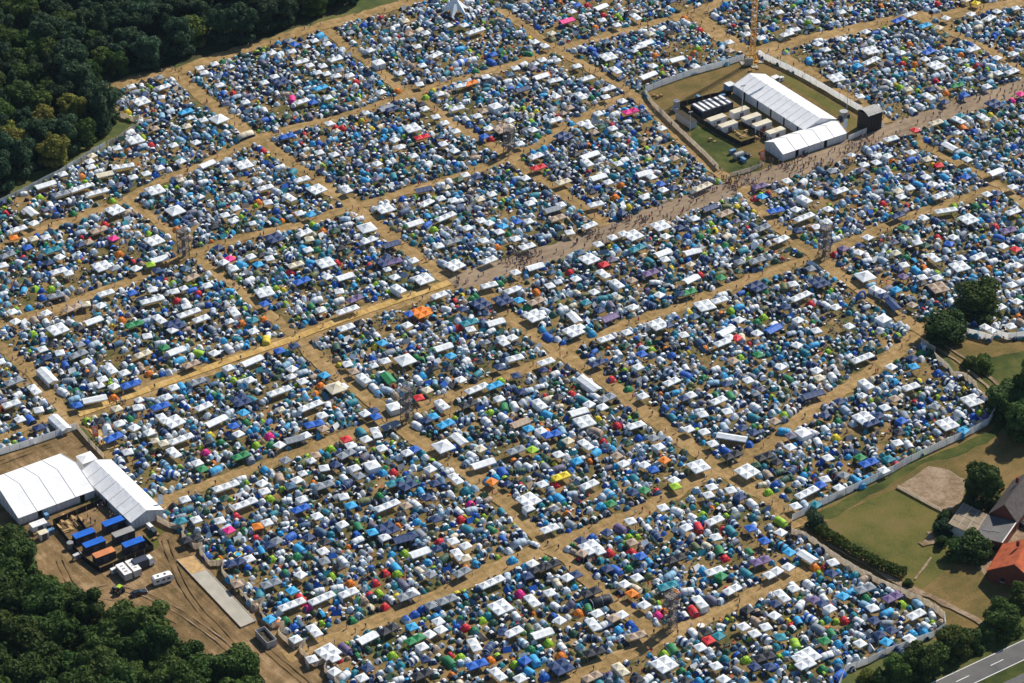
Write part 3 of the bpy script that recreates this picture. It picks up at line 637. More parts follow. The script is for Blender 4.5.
def mast(px, py, H, label, flag=None, name='light_mast'):
    q = g3(px, py, 0); r = empty(name, (q.x, q.y, 0), .4); tag(r, label, 'mast')
    s = MB(); s.bar((0, 0, 0), (0, 0, H), .14, n=6, r2=.08); s.build('pole', M['pole'], r)
    if flag:
        s = MB(); V = [(0.1 + .0 * k, 0, 0) for k in range(0)]
        n = 6; V = [(.1 + 1.3 * i / 2, .12 * math.sin(i * 2 + k), H - 3.6 * k / n) for k in range(n + 1) for i in range(3)]
        s.add(V, [(k * 3 + i, k * 3 + i + 1, k * 3 + i + 4, k * 3 + i + 3) for k in range(n) for i in range(2)]); s.build('banner', M[flag], r)
    else:
        s = MB(); s.box((0, 0, H), (1.6, .3, .4)); s.build('lamp_head', M['steel'], r)
mast(741.5, 118, 13, 'thin grey light mast between the toilet cabins')
mast(846.5, 112, 11, 'thin light mast at the back corner of the street marquee')
mast(843, 134, 6, 'white banner mast beside the street marquee gable', 'foam', 'banner_mast')
mast(159, 512, 6, 'pale banner mast at the gable corner of the narrow marquee', 'foam', 'banner_mast')
mast(104, 446, 7, 'white banner mast by the wooden ramp behind the marquees', 'foam', 'banner_mast')
mast(262, 128, 7, 'thin mast at the upper left track junction')
mast(690, 132, 8, 'thin light mast at the lawn edge in the compound')
for (x, y, lb) in ((96, 440, 'upright orange banner sign beside the walkway behind the left marquees'), (762, 163, 'upright orange banner sign in front of the street marquee')):
    q = g3(x, y, 0); r = empty('banner_sign', (q.x, q.y, 0), .3); tag(r, lb, 'sign')
    s = MB(); s.bar((-.85, 0, 0), (-.85, 0, 5), .05); s.bar((.85, 0, 0), (.85, 0, 5), .05); s.build('frame', M['pole'], r)
    s = MB(); s.box((0, 0, 3), (1.6, .08, 3.8)); bn = s.build('banner', M['sign_orange'], r)
    s = MB()
    for z, w in ((4.2, .9), (3.7, 1.1), (3.2, .8), (2.6, 1.0)): s.box((0, -.06, z), (w, .03, .22))
    s.build('lettering', M['foam'], bn)
# kiosk / inflatable arch
q = g3(860, 300, 0)
def arch():
    q = g3(861, 300, 0); s = MB(); n = 12; pts = [(1.6 * math.cos(math.pi * k / n), 0, 3.2 * math.sin(math.pi * k / n) ** .7) for k in range(n + 1)]
    for a, b in zip(pts, pts[1:]): s.bar(a, b, .35, n=8)
    o = s.build('inflatable_arch', FAB[PIDX['B']], smooth=True); o.location = (q.x, q.y, 0); o.rotation_euler.z = .5; tag(o, 'small blue inflatable arch beside the dirt track left of the oaks', 'arch')
arch()
def disc():
    for (x, y) in ((701, 626),):
        q = g3(x, y, .5); s = MB(); s.bar((0, 0, .7), (0, 0, .8), 1.0, n=16); s.bar((0, 0, 0), (0, 0, .7), .06); o = s.build('round_table', M['white_paint']); o.location = (q.x, q.y, 0)
        tag(o, 'round white table standing alone on the lower dirt track', 'table')
disc()
q = g3(238, 554.5, .1)
def pool():
    s = MB(); n = 20
    for k in range(n):
        a, b = 2 * math.pi * k / n, 2 * math.pi * (k + 1) / n; s.bar((1.1 * math.cos(a), 1.1 * math.sin(a), .2), (1.1 * math.cos(b), 1.1 * math.sin(b), .2), .2, n=6)
    r = empty('paddling_pool', (q.x, q.y, 0)); tag(r, 'round yellow paddling pool among the tents above the ramp', 'pool'); s.build('rim', FAB[PIDX['E']], r)
    s = MB(); s.bar((0, 0, .05), (0, 0, .22), 1.0, n=20); s.build('water', FAB[PIDX['L']], r); occ_add(q.x, q.y, 1.5)
pool()

# ------------------------------------------------------------------ equipment standing in the two service yards
def yard_case(px, py, kind, label):
    q = g3(px, py, .5); ang = random.choice((TH_A, TH_B)) + random.uniform(-.1, .1)
    if kind == 'pallet_stack':
        r = empty('pallet_stack', (q.x, q.y, 0), ang); n = random.randint(3, 7)
        for k in range(n):
            s = MB(); z = k * .16
            for y in (-.35, 0, .35): s.box((0, y, z + .06), (1.2, .1, .1))
            for x in (-.5, -.25, 0, .25, .5): s.box((x, 0, z + .125), (.12, .8, .03))
            s.build('pallet', M['wood'], r)
        cat = 'pallets'
    elif kind == 'generator':
        r = empty('generator', (q.x, q.y, 0), ang); s = MB(); s.box((0, 0, .95), (2.4, 1.1, 1.4)); s.build('housing', M[random.choice(('white_paint', 'cont', 'blue_panel', 'pole'))], r)
        s = MB(); s.box((0, 0, .18), (2.6, 1.2, .2)); s.build('skid', M['dark_steel'], r)
        s = MB(); s.bar((.8, 0, 1.6), (.8, 0, 2.1), .08, n=8); s.build('exhaust', M['dark_steel'], r)
        s = MB()
        for k in range(5): s.box((-.6 + k * .22, -.57, 1.0), (.12, .04, .9))
        s.build('vent', M['dark_steel'], r); cat = 'generator'
    else:
        r = empty('trestle_table', (q.x, q.y, 0), ang); s = MB(); s.box((0, 0, .74), (2.2, .6, .05)); s.build('table_top', M['wood'], r)
        for x in (-.8, .8):
            s = MB(); s.bar((x, -.25, 0), (x, .25, .72), .03); s.bar((x, .25, 0), (x, -.25, .72), .03); s.build('leg', M['dark_steel'], r)
        for y in (-.55, .55): s = MB(); s.box((0, y, .42), (2.2, .25, .04)); s.box((-.8, y, .2), (.05, .2, .4)); s.box((.8, y, .2), (.05, .2, .4)); s.build('bench', M['wood'], r)
        cat = 'table'
    tag(r, None, cat, {'pallet_stack': 'pallet stacks in the service yards', 'generator': 'generators in the service yards', 'trestle_table': 'tables in the container yards'}[kind])
    pp = pix(q.x, q.y, .5); nm = {'pallet_stack': 'wooden pallet stack', 'generator': 'boxy generator', 'trestle_table': 'trestle table with benches'}[kind]
    PLACED.append(dict(o=r, look=nm, short=nm, px=pp[0], py=pp[1], kind=kind, zone='yard', fixed=label))
YARD = [(z6, [(262,345),(290,355),(250,370),(300,375),(330,360),(285,385),(345,340),(310,330),(275,325)], 'trestle_table'), (z6, [(195,325),(215,395),(655,395),(640,375),(330,500),(205,370),(490,560)], 'generator'), (z6, [(672,400),(150,400),(660,420),(315,510)], 'pallet_stack'),
  (z5, [(400,300),(440,325),(470,345),(420,315),(455,300),(500,330),(480,300)], 'trestle_table'), (z5, [(250,165),(600,85),(395,395),(455,410),(440,430),(350,160),(860,250),(880,245),(150,215),(700,400)], 'generator'), (z5, [(60,150),(75,158),(90,150),(300,340),(320,345),(440,20),(470,45),(500,35),(130,210)], 'pallet_stack')]
for fz, pts_, kd_ in YARD:
    for p_ in pts_: yard_case(*fz(*p_), kd_, None)
# ------------------------------------------------------------------ the farm
def farm():
    E = lambda px, py, z: Vector((*P(px, py, z), z))
    # brick shed with lean sheet roof
    def prism(name, label, roofpix, z, mroof, mwall, zlow=None, over=.0):
        pts = [E(x, y, z) for x, y in roofpix]; o0 = pts[0].copy(); o0.z = 0
        root = empty(name, o0); tag(root, label, 'barn')
        V = [p - o0 for p in pts]; n = len(V)
        s = MB(); s.add([(v.x, v.y, z) for v in V] + [(v.x, v.y, z + .25) for v in V], [tuple(range(n, 2 * n)), tuple(range(n))[::-1]] + [(i, (i + 1) % n, n + (i + 1) % n, n + i) for i in range(n)])
        rf = s.build('roof', M[mroof], root)
        cx = sum(v.x for v in V) / n; cy = sum(v.y for v in V) / n
        W = [(cx + (v.x - cx) * .96, cy + (v.y - cy) * .96) for v in V]
        for i in range(n):
            a, b = W[i], W[(i + 1) % n]; s = MB(); s.add([(*a, 0), (*b, 0), (*b, z), (*a, z)], [(0, 1, 2, 3)])
            s.build('wall', M[mwall[i % len(mwall)]], root)
        return root, rf, V
    r, rf, V = prism('shed', 'brick shed with brown sheet roof left of the farmhouse', [(948,524),(975,536.5),(988,515.5),(963,503)], 3.6, 'corr', ['plaster', 'brick', 'brick', 'brick'])
    for k in range(4):
        t = (k + .15) / 3.3; a = V[0].lerp(V[1], min(t, 1)); b = V[3].lerp(V[2], min(t, 1)); s = MB(); s.bar((a.x, a.y, 3.9), (b.x, b.y, 3.9), .14); s.build('batten', M['corr_rib'], rf)
    for k in range(1, 4):
        t = k / 4; a = V[0].lerp(V[3], t); b = V[1].lerp(V[2], t); s = MB(); s.bar((a.x, a.y, 3.88), (b.x, b.y, 3.88), .09); s.build('batten', M['corr_rib'], rf)
    r, rf, V = prism('barn', 'low brick barn with flat grey roof before the farmhouse gable', [(975.2,536.8),(1002,543.5),(1016.5,522.5),(988.3,515.2)], 3.8, 'slate_light', ['brick', 'brick'])
    for (a, b) in ((.25, .35), (.55, .4), (.45, .75)):
        p = V[0].lerp(V[1], a).lerp(V[3].lerp(V[2], a), b); s = MB(); s.box((p.x, p.y, 4.1), (2.2, .8, .12), rz=TH_A - .9); s.build('roof_light', M['dark_steel'], rf)
    a, b = V[1], V[2]; s = MB(); s.bar((a.x, a.y, 4.0), (b.x, b.y, 4.0), .2); s.build('roof_edge', M['plaster'], rf)
    for k in range(3):
        p = V[0].lerp(V[1], .25 + .25 * k); s = MB(); s.box((p.x + .2, p.y - .05, 1.6), (1.3, .3, 1.2), rz=math.atan2((V[1] - V[0]).y, (V[1] - V[0]).x)); s.build('window', M['glass'], r)
    def house(name, label, ef_l, ef_r, ez, rise, length, mroof, mwall):
        a = E(*ef_l, ez); b = E(*ef_r, ez); d = (b - a); w = d.length; d.normalize(); n = Vector((-d.y, d.x, 0)); ang = math.atan2(d.y, d.x)
        root = empty(name, (a.x, a.y, 0), ang); tag(root, label, 'farmhouse')
        zz = ez + rise
        for y, nm in ((0, 'gable_wall'), (length, 'gable_wall')):
            s = MB(); s.add([(.2, y + (.2 if y == 0 else -.2), 0), (w - .2, y + (.2 if y == 0 else -.2), 0), (w - .2, y + (.2 if y == 0 else -.2), ez), (w / 2, y + (.2 if y == 0 else -.2), zz - .2), (.2, y + (.2 if y == 0 else -.2), ez)], [(0, 1, 2, 3, 4)]); s.build(nm, M[mwall], root)
        for x in (.2, w - .2): s = MB(); s.box((x, length / 2, ez / 2), (.2, length - .4, ez)); s.build('side_wall', M[mwall], root)
        for sg in (0, 1):
            x0 = -.4 if sg == 0 else w + .4; z0 = ez - .3; s = MB()
            s.add([(x0, -.3, z0), (x0, length + .3, z0), (w / 2, length + .3, zz), (w / 2, -.3, zz)] + [(x0, -.3, z0 + .2), (x0, length + .3, z0 + .2), (w / 2, length + .3, zz + .2), (w / 2, -.3, zz + .2)], [(4, 5, 6, 7), (0, 1, 5, 4), (0, 4, 7, 3), (1, 2, 6, 5)])
            s.build('roof_slope', M[mroof], root)
        s = MB(); s.bar((w / 2, -.3, zz + .2), (w / 2, length + .3, zz + .2), .14); s.build('ridge', M[mroof], root)
        for x in (w * .3, w * .7):
            for z in (1.6,): s = MB(); s.box((x, .12, z), (1.1, .12, 1.3)); wv = s.build('window', M['glass'], root); s = MB(); s.box((x, .08, z - .75), (1.3, .2, .1)); s.build('sill', M['plaster'], wv)
        s = MB(); s.box((w * .35, length * .7, zz + .3), (.8, .8, 1.8)); s.build('chimney', M['brick'], root)
        return root
    house('farmhouse', 'brick farmhouse with steep dark tiled roof at right edge', (990,513.5), (1016.5,522), 4.0, 4.6, 18, 'slate', 'brick')
    house('farmhouse', 'farm building with bright orange tiled roof in right corner', (988,570), (1038,585), 3.6, 4.6, 13, 'tile', 'brick')
farm()
car(1022, 524, TH_B, 'dark car parked in the farmyard beside the farmhouse', M['car_dark'])

# ------------------------------------------------------------------ trees
def crown_mesh(seed, rx, rz, zc, lobes, quads, leaf, conif=False, flat=.0):
    rg = np.random.default_rng(seed); V = []; Fs = []
    cs = []
    for k in range(lobes):
        if conif:
            t = (k + .5) / lobes; a = rg.uniform(0, 6.283); rr = rx * (1 - t) * rg.uniform(.2, .75); cs.append((rr * math.cos(a), rr * math.sin(a), zc - rz + 2 * rz * t, rx * (.25 + .55 * (1 - t))))
        else:
            d = rg.normal(size=3); d /= np.linalg.norm(d); d[2] = d[2] * .8 + .12
            f = rg.uniform(.35, .78); cs.append((d[0] * rx * f, d[1] * rx * f, zc + d[2] * rz * f, rx * rg.uniform(.15, .38)))
    if not conif:
        cs.append((0, 0, zc, rx * .6))
        for k in range(9):
            a = k * .698 + rg.uniform(-.2, .2); f = rg.uniform(.5, .72); cs.append((math.cos(a) * rx * f, math.sin(a) * rx * f, max(rx * .28, zc - rz * .78), rx * rg.uniform(.22, .34)))
    w = np.array([c[3] ** 2 for c in cs]); w /= w.sum(); ids = rg.choice(len(cs), quads, p=w)
    for i in ids:
        c = cs[i]; d = rg.normal(size=3); d /= np.linalg.norm(d); r = c[3] * rg.uniform(.75, 1.08)
        p = np.array(c[:3]) + d * r * np.array([1, 1, .8])
        if p[2] < .35: continue
        n = d + rg.normal(size=3) * .45; n /= np.linalg.norm(n); u = np.cross(n, rg.normal(size=3)); u /= np.linalg.norm(u); v = np.cross(n, u)
        s1 = leaf * rg.uniform(.6, 1.3); s2 = s1 * rg.uniform(.5, 1)
        b = len(V); V += [p - u * s1 - v * s2 * .6, p + u * s1 * .3 - v * s2, p + u * s1 + v * s2 * .5, p - u * s1 * .2 + v * s2]; Fs.append((b, b + 1, b + 2, b + 3))
    return V, Fs
TREE_PROTO = []
def tree_proto(seed, sp):
    rg = random.Random(seed)
    cfg = {0: (5.2, 4.8, 5.4, 40, 8000, .34, False), 1: (4.5, 4.7, 5.2, 36, 7000, .32, False), 2: (4.8, 5.6, 6.2, 40, 8000, .33, False), 3: (3.0, 6.2, 7.0, 24, 4500, .30, True), 4: (2.9, 2.4, 2.4, 14, 2600, .26, False)}[sp]
    rx, rz, zc, lb, qd, lf, cn = cfg
    V, Fs = crown_mesh(seed, rx, rz, zc, lb, qd, lf, cn); c = MB(); c.add(V, Fs)
    t = MB(); th = zc - (0 if not cn else -3); t.bar((0, 0, -.2), (.1, .1, th * .5), rx * .09, n=7, r2=rx * .065); t.bar((.1, .1, th * .5), (0, .2, th), rx * .065, n=6, r2=rx * .02)
    for k in range(6):
        a = rg.uniform(0, 6.28); z0 = th * rg.uniform(.4, .75); t.bar((.05, .05, z0), (math.cos(a) * rx * .6, math.sin(a) * rx * .6, z0 + rz * .45), rx * .035, n=5, r2=.04)
    return c, t
PROTO_MESH = {}
def tree(name, x, y, sp, leaf, s, label, group=None, cat='tree', seed=None, sz=None):
    k = (sp, leaf, (seed if seed is not None else random.randrange(3)))
    if k not in PROTO_MESH:
        c, t = tree_proto(100 * sp + 7 * k[2] + 3, sp); PROTO_MESH[k] = (c.mesh('crown', [LEAF[leaf]]), t.mesh('trunk', [M['bark']]))
    r = empty(name, (x, y, 0), random.uniform(0, 6.28)); r.scale = (s, s, sz or s * random.uniform(.92, 1.12)); tag(r, label, cat, group)
    for nm, me in zip(('crown', 'trunk'), PROTO_MESH[k]):
        o = bpy.data.objects.new(nm, me); COL.objects.link(o); o.parent = r
    return r
SPN = {0: 'broad round', 1: 'light green', 2: 'tall dark', 3: 'narrow conical'}
TREES = []
def wood(poly, spacing, zone, maxn):
    xs = [p[0] for p in poly]; ys = [p[1] for p in poly]; pts = []; n = 0
    for _ in range(9000):
        x = random.uniform(min(xs), max(xs)); y = random.uniform(min(ys), max(ys))
        if not inside((x, y), poly): continue
        if any((a - x) ** 2 + (b - y) ** 2 < spacing ** 2 for a, b in pts): continue
        pts.append((x, y))
    for x, y in pts:
        pp = pix(x, y, 8)
        if not (-45 < pp[0] < 1060 and -50 < pp[1] < 735): continue
        v = mnoise.noise(Vector((x * .03, y * .03, 5))); u = random.random()
        if zone == 'lower':
            sp, lf = (0, 0) if u < .72 else (1, 0) if u < .82 else (1, 1) if u < .88 else (2, 0)
        else:
            sp, lf = (2, 2) if u < .38 else (0, 2) if u < .62 else (0, 0) if u < .78 else (3, 2) if u < .9 else (1, 1)
            if pp[0] < 75 and pp[1] > 95 and u > .45: sp, lf = (1, 3) if u > .7 else (1, 1) if u > .55 else (0, 4)
        TREES.append((x, y, sp, lf, random.uniform(.85, 1.45) * (1.08 if zone == 'lower' else 1.0), zone, pp))
wood(gp([(-120,232),(-15,198),(24,179),(62,160),(88,144),(112,126),(110,114),(88,102),(98,86),(128,72),(170,62),(228,46),(300,22),(350,2),(380,-40),(300,-75),(-120,-75)]), 6.9, 'upper', 999)
wood(gp([(-80,565),(-10,552),(20,562),(38,580),(60,600),(82,622),(110,640),(149,646),(185,662),(215,680),(255,690),(282,702),(300,780),(-80,780)]), 7.4, 'lower', 999)
BIGN = ['tree', 'pine_tree']
for (x, y, sp, lf, s, zone, pp) in TREES:
    w = {'upper': 'wood at the upper left', 'lower': 'wood at the lower left'}[zone]
    col = {0: 'green', 1: 'fresh green', 2: 'very dark green', 3: 'yellowing', 4: 'brownish dry'}[lf]
    if sp == 3: col = 'dark'
    r = tree('conifer_tree' if sp == 3 else 'broadleaf_tree', x, y, sp, lf, s, None, 'trees of the ' + w, 'tree')
    PLACED.append(dict(o=r, look=f'{col} {"conifer" if sp == 3 else "tree"}', short=f'{col} {"conifer" if sp == 3 else "tree"}', px=pp[0], py=pp[1], kind='tree', zone=zone))
def solo(px, py, sp, lf, s, label, name='broadleaf_tree', cat='tree', seed=None, sz=None):
    x, y = P(px, py, 0); tree(name, x, y, sp, lf, s, label, None, cat, seed, sz); occ_add(x, y, 1.5)
solo(977, 314, 0, 0, 1.62, 'large dark oak, the right of two standing among the tents', 'oak_tree', seed=0, sz=1.25)
solo(945, 338, 0, 0, 1.50, 'broad dark oak, the left and nearer of two among tents', 'oak_tree', seed=1, sz=1.0)
solo(981, 505, 0, 0, 1.25, 'dark round tree standing behind the brown roofed shed', 'oak_tree', seed=2, sz=1.5)
solo(1010, 412, 0, 0, 1.75, 'spreading tree at right edge beyond the beige screening', 'broadleaf_tree', seed=0, sz=1)
solo(1022, 436, 0, 0, 1.25, 'dark tree at right edge above the paddock shadow', 'broadleaf_tree', seed=1)
solo(1034, 404, 0, 0, 1.6, 'dark tree half cut by the right picture edge', 'broadleaf_tree', seed=2)
solo(969, 366, 4, 0, .9, 'low bush left of a taller one on the dirt strip', 'bush', 'bush')
solo(984, 371, 4, 1, 1.2, 'larger bush below the white zigzag fence', 'bush', 'bush')
solo(974, 556, 4, 0, 1.9, 'round bush in front of the brick shed wall', 'bush', 'bush', seed=0)
solo(959, 558, 4, 0, 1.4, 'dark bush at the paddock corner near the shed', 'bush', 'bush', seed=1)
solo(946, 522, 4, 0, 1.0, 'bush at the top paddock corner by the sheet roof', 'bush', 'bush', seed=2)
solo(943, 533, 4, 2, 1.1, 'bush beside the paddock under the sheet roofed shed', 'bush', 'bush', seed=0)
solo(941, 545, 4, 0, .7, 'small bush left of the shed bushes', 'bush', 'bush', seed=1)
solo(1001, 632, 0, 1, 1.15, 'bright green tree between farm meadow and road', 'broadleaf_tree', seed=0, sz=1.0)
solo(1018, 606, 1, 1, .8, 'small light tree below the orange roofed building', 'broadleaf_tree', seed=1)
solo(952, 656, 0, 1, 1.0, 'dark tree between the camp corner and the road', 'broadleaf_tree', seed=1)
solo(970, 648, 4, 0, 1.5, 'dark bush right of the corner trees by the road', 'bush', 'bush')
solo(984, 642, 4, 0, 1.3, 'green bush by the road left of the bright tree', 'bush', 'bush')
solo(916, 674, 0, 0, 1.0, 'dark tree overhanging the bottom right camp fence', 'broadleaf_tree', seed=2)
solo(898, 680, 1, 1, 1.0, 'medium tree at the camp fence above the road', 'broadleaf_tree', seed=0)
solo(933, 668, 1, 0, .9, 'green tree right of the overhanging dark tree', 'broadleaf_tree', seed=2)
solo(880, 688, 4, 0, 1.3, 'bush at the bottom edge beside the fence corner', 'bush', 'bush')
solo(866, 680, 4, 3, .9, 'pale yellowish bush against the bottom fence', 'bush', 'bush')
solo(816, 528, 4, 2, 1.2, 'dark bush at the upper end of the clipped hedge', 'bush', 'bush', seed=1)
solo(908, 586, 4, 0, .6, 'small bush beside the lower hedge end', 'bush', 'bush')
solo(56, 8, 4, 2, .8, 'bush at the inner edge of the upper wood', 'bush', 'bush')
def hedge():
    pts = [np.array(P(*p)) for p in ((818,533),(835,543),(850,553),(868,562),(885,571),(905,577))]; o0 = pts[0]
    root = empty('hedge', (*o0, 0)); tag(root, 'long dark hedge between the camp and the paddock', 'hedge')
    V = []; Fs = []; rg = np.random.default_rng(5)
    for a, b in zip(pts, pts[1:]):
        L = np.hypot(*(b - a)); d = (b - a) / L; n = np.array([-d[1], d[0]])
        for _ in range(int(L * 230)):
            t = rg.uniform(0, L); w = rg.uniform(-1.5, 1.5) * (1 + .10 * math.sin(t * .9)); z = rg.uniform(.1, 2.6) if abs(w) > 1.05 else rg.uniform(1.9, 2.7 + .4 * math.sin(t * 1.3) + .3 * math.sin(t * 3.1))
            p = np.array([*(a + d * t + n * w - o0), z]); u = rg.normal(size=3); u /= np.linalg.norm(u); v = np.cross(u, rg.normal(size=3)); v /= np.linalg.norm(v); s = .32
            k = len(V); V += [p - u * s, p - v * s * .7, p + u * s, p + v * s * .7]; Fs.append((k, k + 1, k + 2, k + 3))
    mb = MB(); mb.add(V, Fs); mb.build('foliage', LEAF[1], root)
    t = MB()
    for a, b in zip(pts, pts[1:]):
        for k in range(4): q = a + (b - a) * (k + .5) / 4 - o0; t.bar((*q, 0), (*q, 1.6), .12, n=5)
    t.build('stem', M['bark'], root)
hedge()

# ------------------------------------------------------------------ tents: every generator returns [(part, V, faces, colour keys)]
def dome_h(u, v, H):
    m = max(abs(u), abs(v)); q = min(1, math.hypot(u, v)); m = .65 * m + .35 * q
    return H * (1 - min(1, m) ** 1.9) ** .8
def dome_geo(L, W, H, c1, c2, style, n=6):
    V = []; e = np.array([-1, -.78, -.42, 0, .42, .78, 1.0])
    for v in e:
        for u in e:
            k = 1 - .13 * abs(u * v)
            V.append((u * L / 2 * k, v * W / 2 * k, dome_h(u, v, H) + .02))
    Fs = []; Cs = []
    for j in range(n):
        for i in range(n):
            uc = (e[i] + e[i + 1]) / 2; vc = (e[j] + e[j + 1]) / 2; m = max(abs(uc), abs(vc))
            if style == 1: c = c2 if m > .55 else c1
            elif style == 2: c = c2 if abs(uc) > abs(vc) and m > .3 else c1
            elif style == 3: c = c2 if abs(vc) > .55 or uc < -.8 else c1
            elif style == 4: c = c2 if uc > .2 else c1
            else: c = c1
            Fs.append((j * (n + 1) + i, j * (n + 1) + i + 1, (j + 1) * (n + 1) + i + 1, (j + 1) * (n + 1) + i)); Cs.append(c)
    D = []
    for u in (.55, .78, .97):
        for v in (-1, 0, 1):
            vv = v * (.12 + .38 * (u - .5) / .47); D.append((u * L / 2 + .05, vv * W / 2, dome_h(u, vv, H) + .08))
    Df = [(k * 3 + i, k * 3 + i + 3, k * 3 + i + 4, k * 3 + i + 1) for k in range(2) for i in range(2)]
    return [('flysheet', V, Fs, Cs), ('door', D, Df, ['D' if style != 0 else ('s' if c2 == c1 else c2)] * 4)]
def tunnel_geo(L, W, H, c1, c2, style):
    xs = [-.5, -.42, -.2, 0, .2, .42, .5]; hs = [.05, .82, .97, 1, .97, .86, .12]; sag = [0, 0, -.03, 0, -.03, 0, 0]
    m = 8; V = []
    for x, h, sg in zip(xs, hs, sag):
        for k in range(m + 1):
            a = math.pi * k / m; w = W / 2 * (.72 if h < .2 else 1)
            V.append((x * L, w * math.cos(a) * (1 + .05 * math.sin(a)), max(.02, H * (h + sg) * math.sin(a) ** .75)))
    Fs = []; Cs = []
    for i in range(6):
        for k in range(m):
            Fs.append((i * (m + 1) + k, i * (m + 1) + k + 1, (i + 1) * (m + 1) + k + 1, (i + 1) * (m + 1) + k))
            Cs.append(c2 if (style == 1 and i in (0, 5)) or (style == 2 and (k in (0, m - 1))) or (style == 3 and i in (2, 4)) else c1)
    E_ = [(L * .5 + .03, -W * .22, .1), (L * .5 + .03, W * .22, .1), (L * .43 + .06, W * .2, H * .62), (L * .43 + .06, -W * .2, H * .62)]
    hp = []; hf = []
    for x in (-.42, 0, .42):
        b = len(hp)
        for k in range(m + 1):
            a = math.pi * k / m
            for dx in (-.05, .05): hp.append((x * L + dx, (W / 2 + .03) * math.cos(a) * (1 + .05 * math.sin(a)), max(.02, (H + .04) * (1 if x == 0 else .86) * math.sin(a) ** .75)))
        hf += [(b + 2 * k, b + 2 * k + 1, b + 2 * k + 3, b + 2 * k + 2) for k in range(m)]
    return [('flysheet', V, Fs, Cs), ('door', E_, [(0, 1, 2, 3)], ['D']), ('hoop_sleeve', hp, hf, ['S' if c1 not in 'SDN' else 'w'] * len(hf))]
def gable_geo(L, W, H, c1, c2):   # ridge tent / open tarp
    V = [(-L/2, -W/2, .02), (L/2, -W/2, .02), (L/2*.9, 0, H), (-L/2*.9, 0, H), (L/2, W/2, .02), (-L/2, W/2, .02)]
    return [('flysheet', V, [(0, 1, 2, 3), (3, 2, 4, 5), (1, 4, 2), (0, 3, 5)], [c1, c1, c2, c2]), ('door', [(L/2*1.01, -W*.15, .05), (L/2*1.01, W*.15, .05), (L/2*.955, 0, H*.6)], [(0, 1, 2)], ['D'])]
def canopy_geo(nx, ny, s, c1, walls=0, z=2.1, peak=.85, single=False, c2=None, rows=1):
    parts = []; V = []; Fs = []; Cs = []
    if single: nx = ny = 1
    sx = sy = s
    X0 = -nx * sx / 2; Y0 = -ny * sy / 2
    for i in range(nx):
        for j in range(ny):
            b = len(V); x0, x1, y0, y1 = X0 + i * sx, X0 + (i + 1) * sx, Y0 + j * sy, Y0 + (j + 1) * sy
            cx, cy = (x0 + x1) / 2, (y0 + y1) / 2; f = .48
            V += [(x0, y0, z), (x1, y0, z), (x1, y1, z), (x0, y1, z), (cx, cy, z + peak)]
            V += [(x0 + (cx - x0) * f, y0 + (cy - y0) * f, z + peak * f * .82), (x1 + (cx - x1) * f, y0 + (cy - y0) * f, z + peak * f * .82), (x1 + (cx - x1) * f, y1 + (cy - y1) * f, z + peak * f * .82), (x0 + (cx - x0) * f, y1 + (cy - y1) * f, z + peak * f * .82)]
            cc = c2 if (c2 and (i + j) % 2) else c1
            for k in range(4):
                k2 = (k + 1) % 4; Fs += [(b + k, b + k2, b + 5 + k2, b + 5 + k), (b + 5 + k, b + 5 + k2, b + 4)]; Cs += [cc, cc]
    b = len(V); q = [(X0, Y0), (-X0, Y0), (-X0, -Y0), (X0, -Y0)]
    V += [(x, y, z) for x, y in q] + [(x * 1.015, y * 1.015, z - .28) for x, y in q]
    for k in range(4): Fs.append((b + k, b + (k + 1) % 4, b + 4 + (k + 1) % 4, b + 4 + k)); Cs.append(c1)
    parts.append(('canopy', V, Fs, Cs))
    for i in range(nx + 1):
        for j in range(ny + 1):
            if 0 < i < nx and 0 < j < ny: continue
            x, y = X0 + i * sx, Y0 + j * sy; x *= .985; y *= .985; r = .04
            lv = [(x + a * r, y + c * r, zz) for zz in (0, z - .05) for a, c in ((-1, -1), (1, -1), (1, 1), (-1, 1))]
            parts.append(('leg', lv, [(0, 1, 5, 4), (1, 2, 6, 5), (2, 3, 7, 6), (3, 0, 4, 7)], ['S'] * 4))
    for k in range(4):
        if walls >> k & 1:
            (xa, ya), (xb, yb) = q[k], q[(k + 1) % 4]; m = 6; wv = []
            for i in range(m + 1):
                t = i / m; o = .05 * math.sin(i * 2.1); wv += [((xa + (xb - xa) * t) * .98 + o, (ya + (yb - ya) * t) * .98 + o, .05), ((xa + (xb - xa) * t) * .99, (ya + (yb - ya) * t) * .99, z - .1)]
            parts.append(('side_wall', wv, [(2 * i, 2 * i + 2, 2 * i + 3, 2 * i + 1) for i in range(m)], [c1] * m))
    return parts
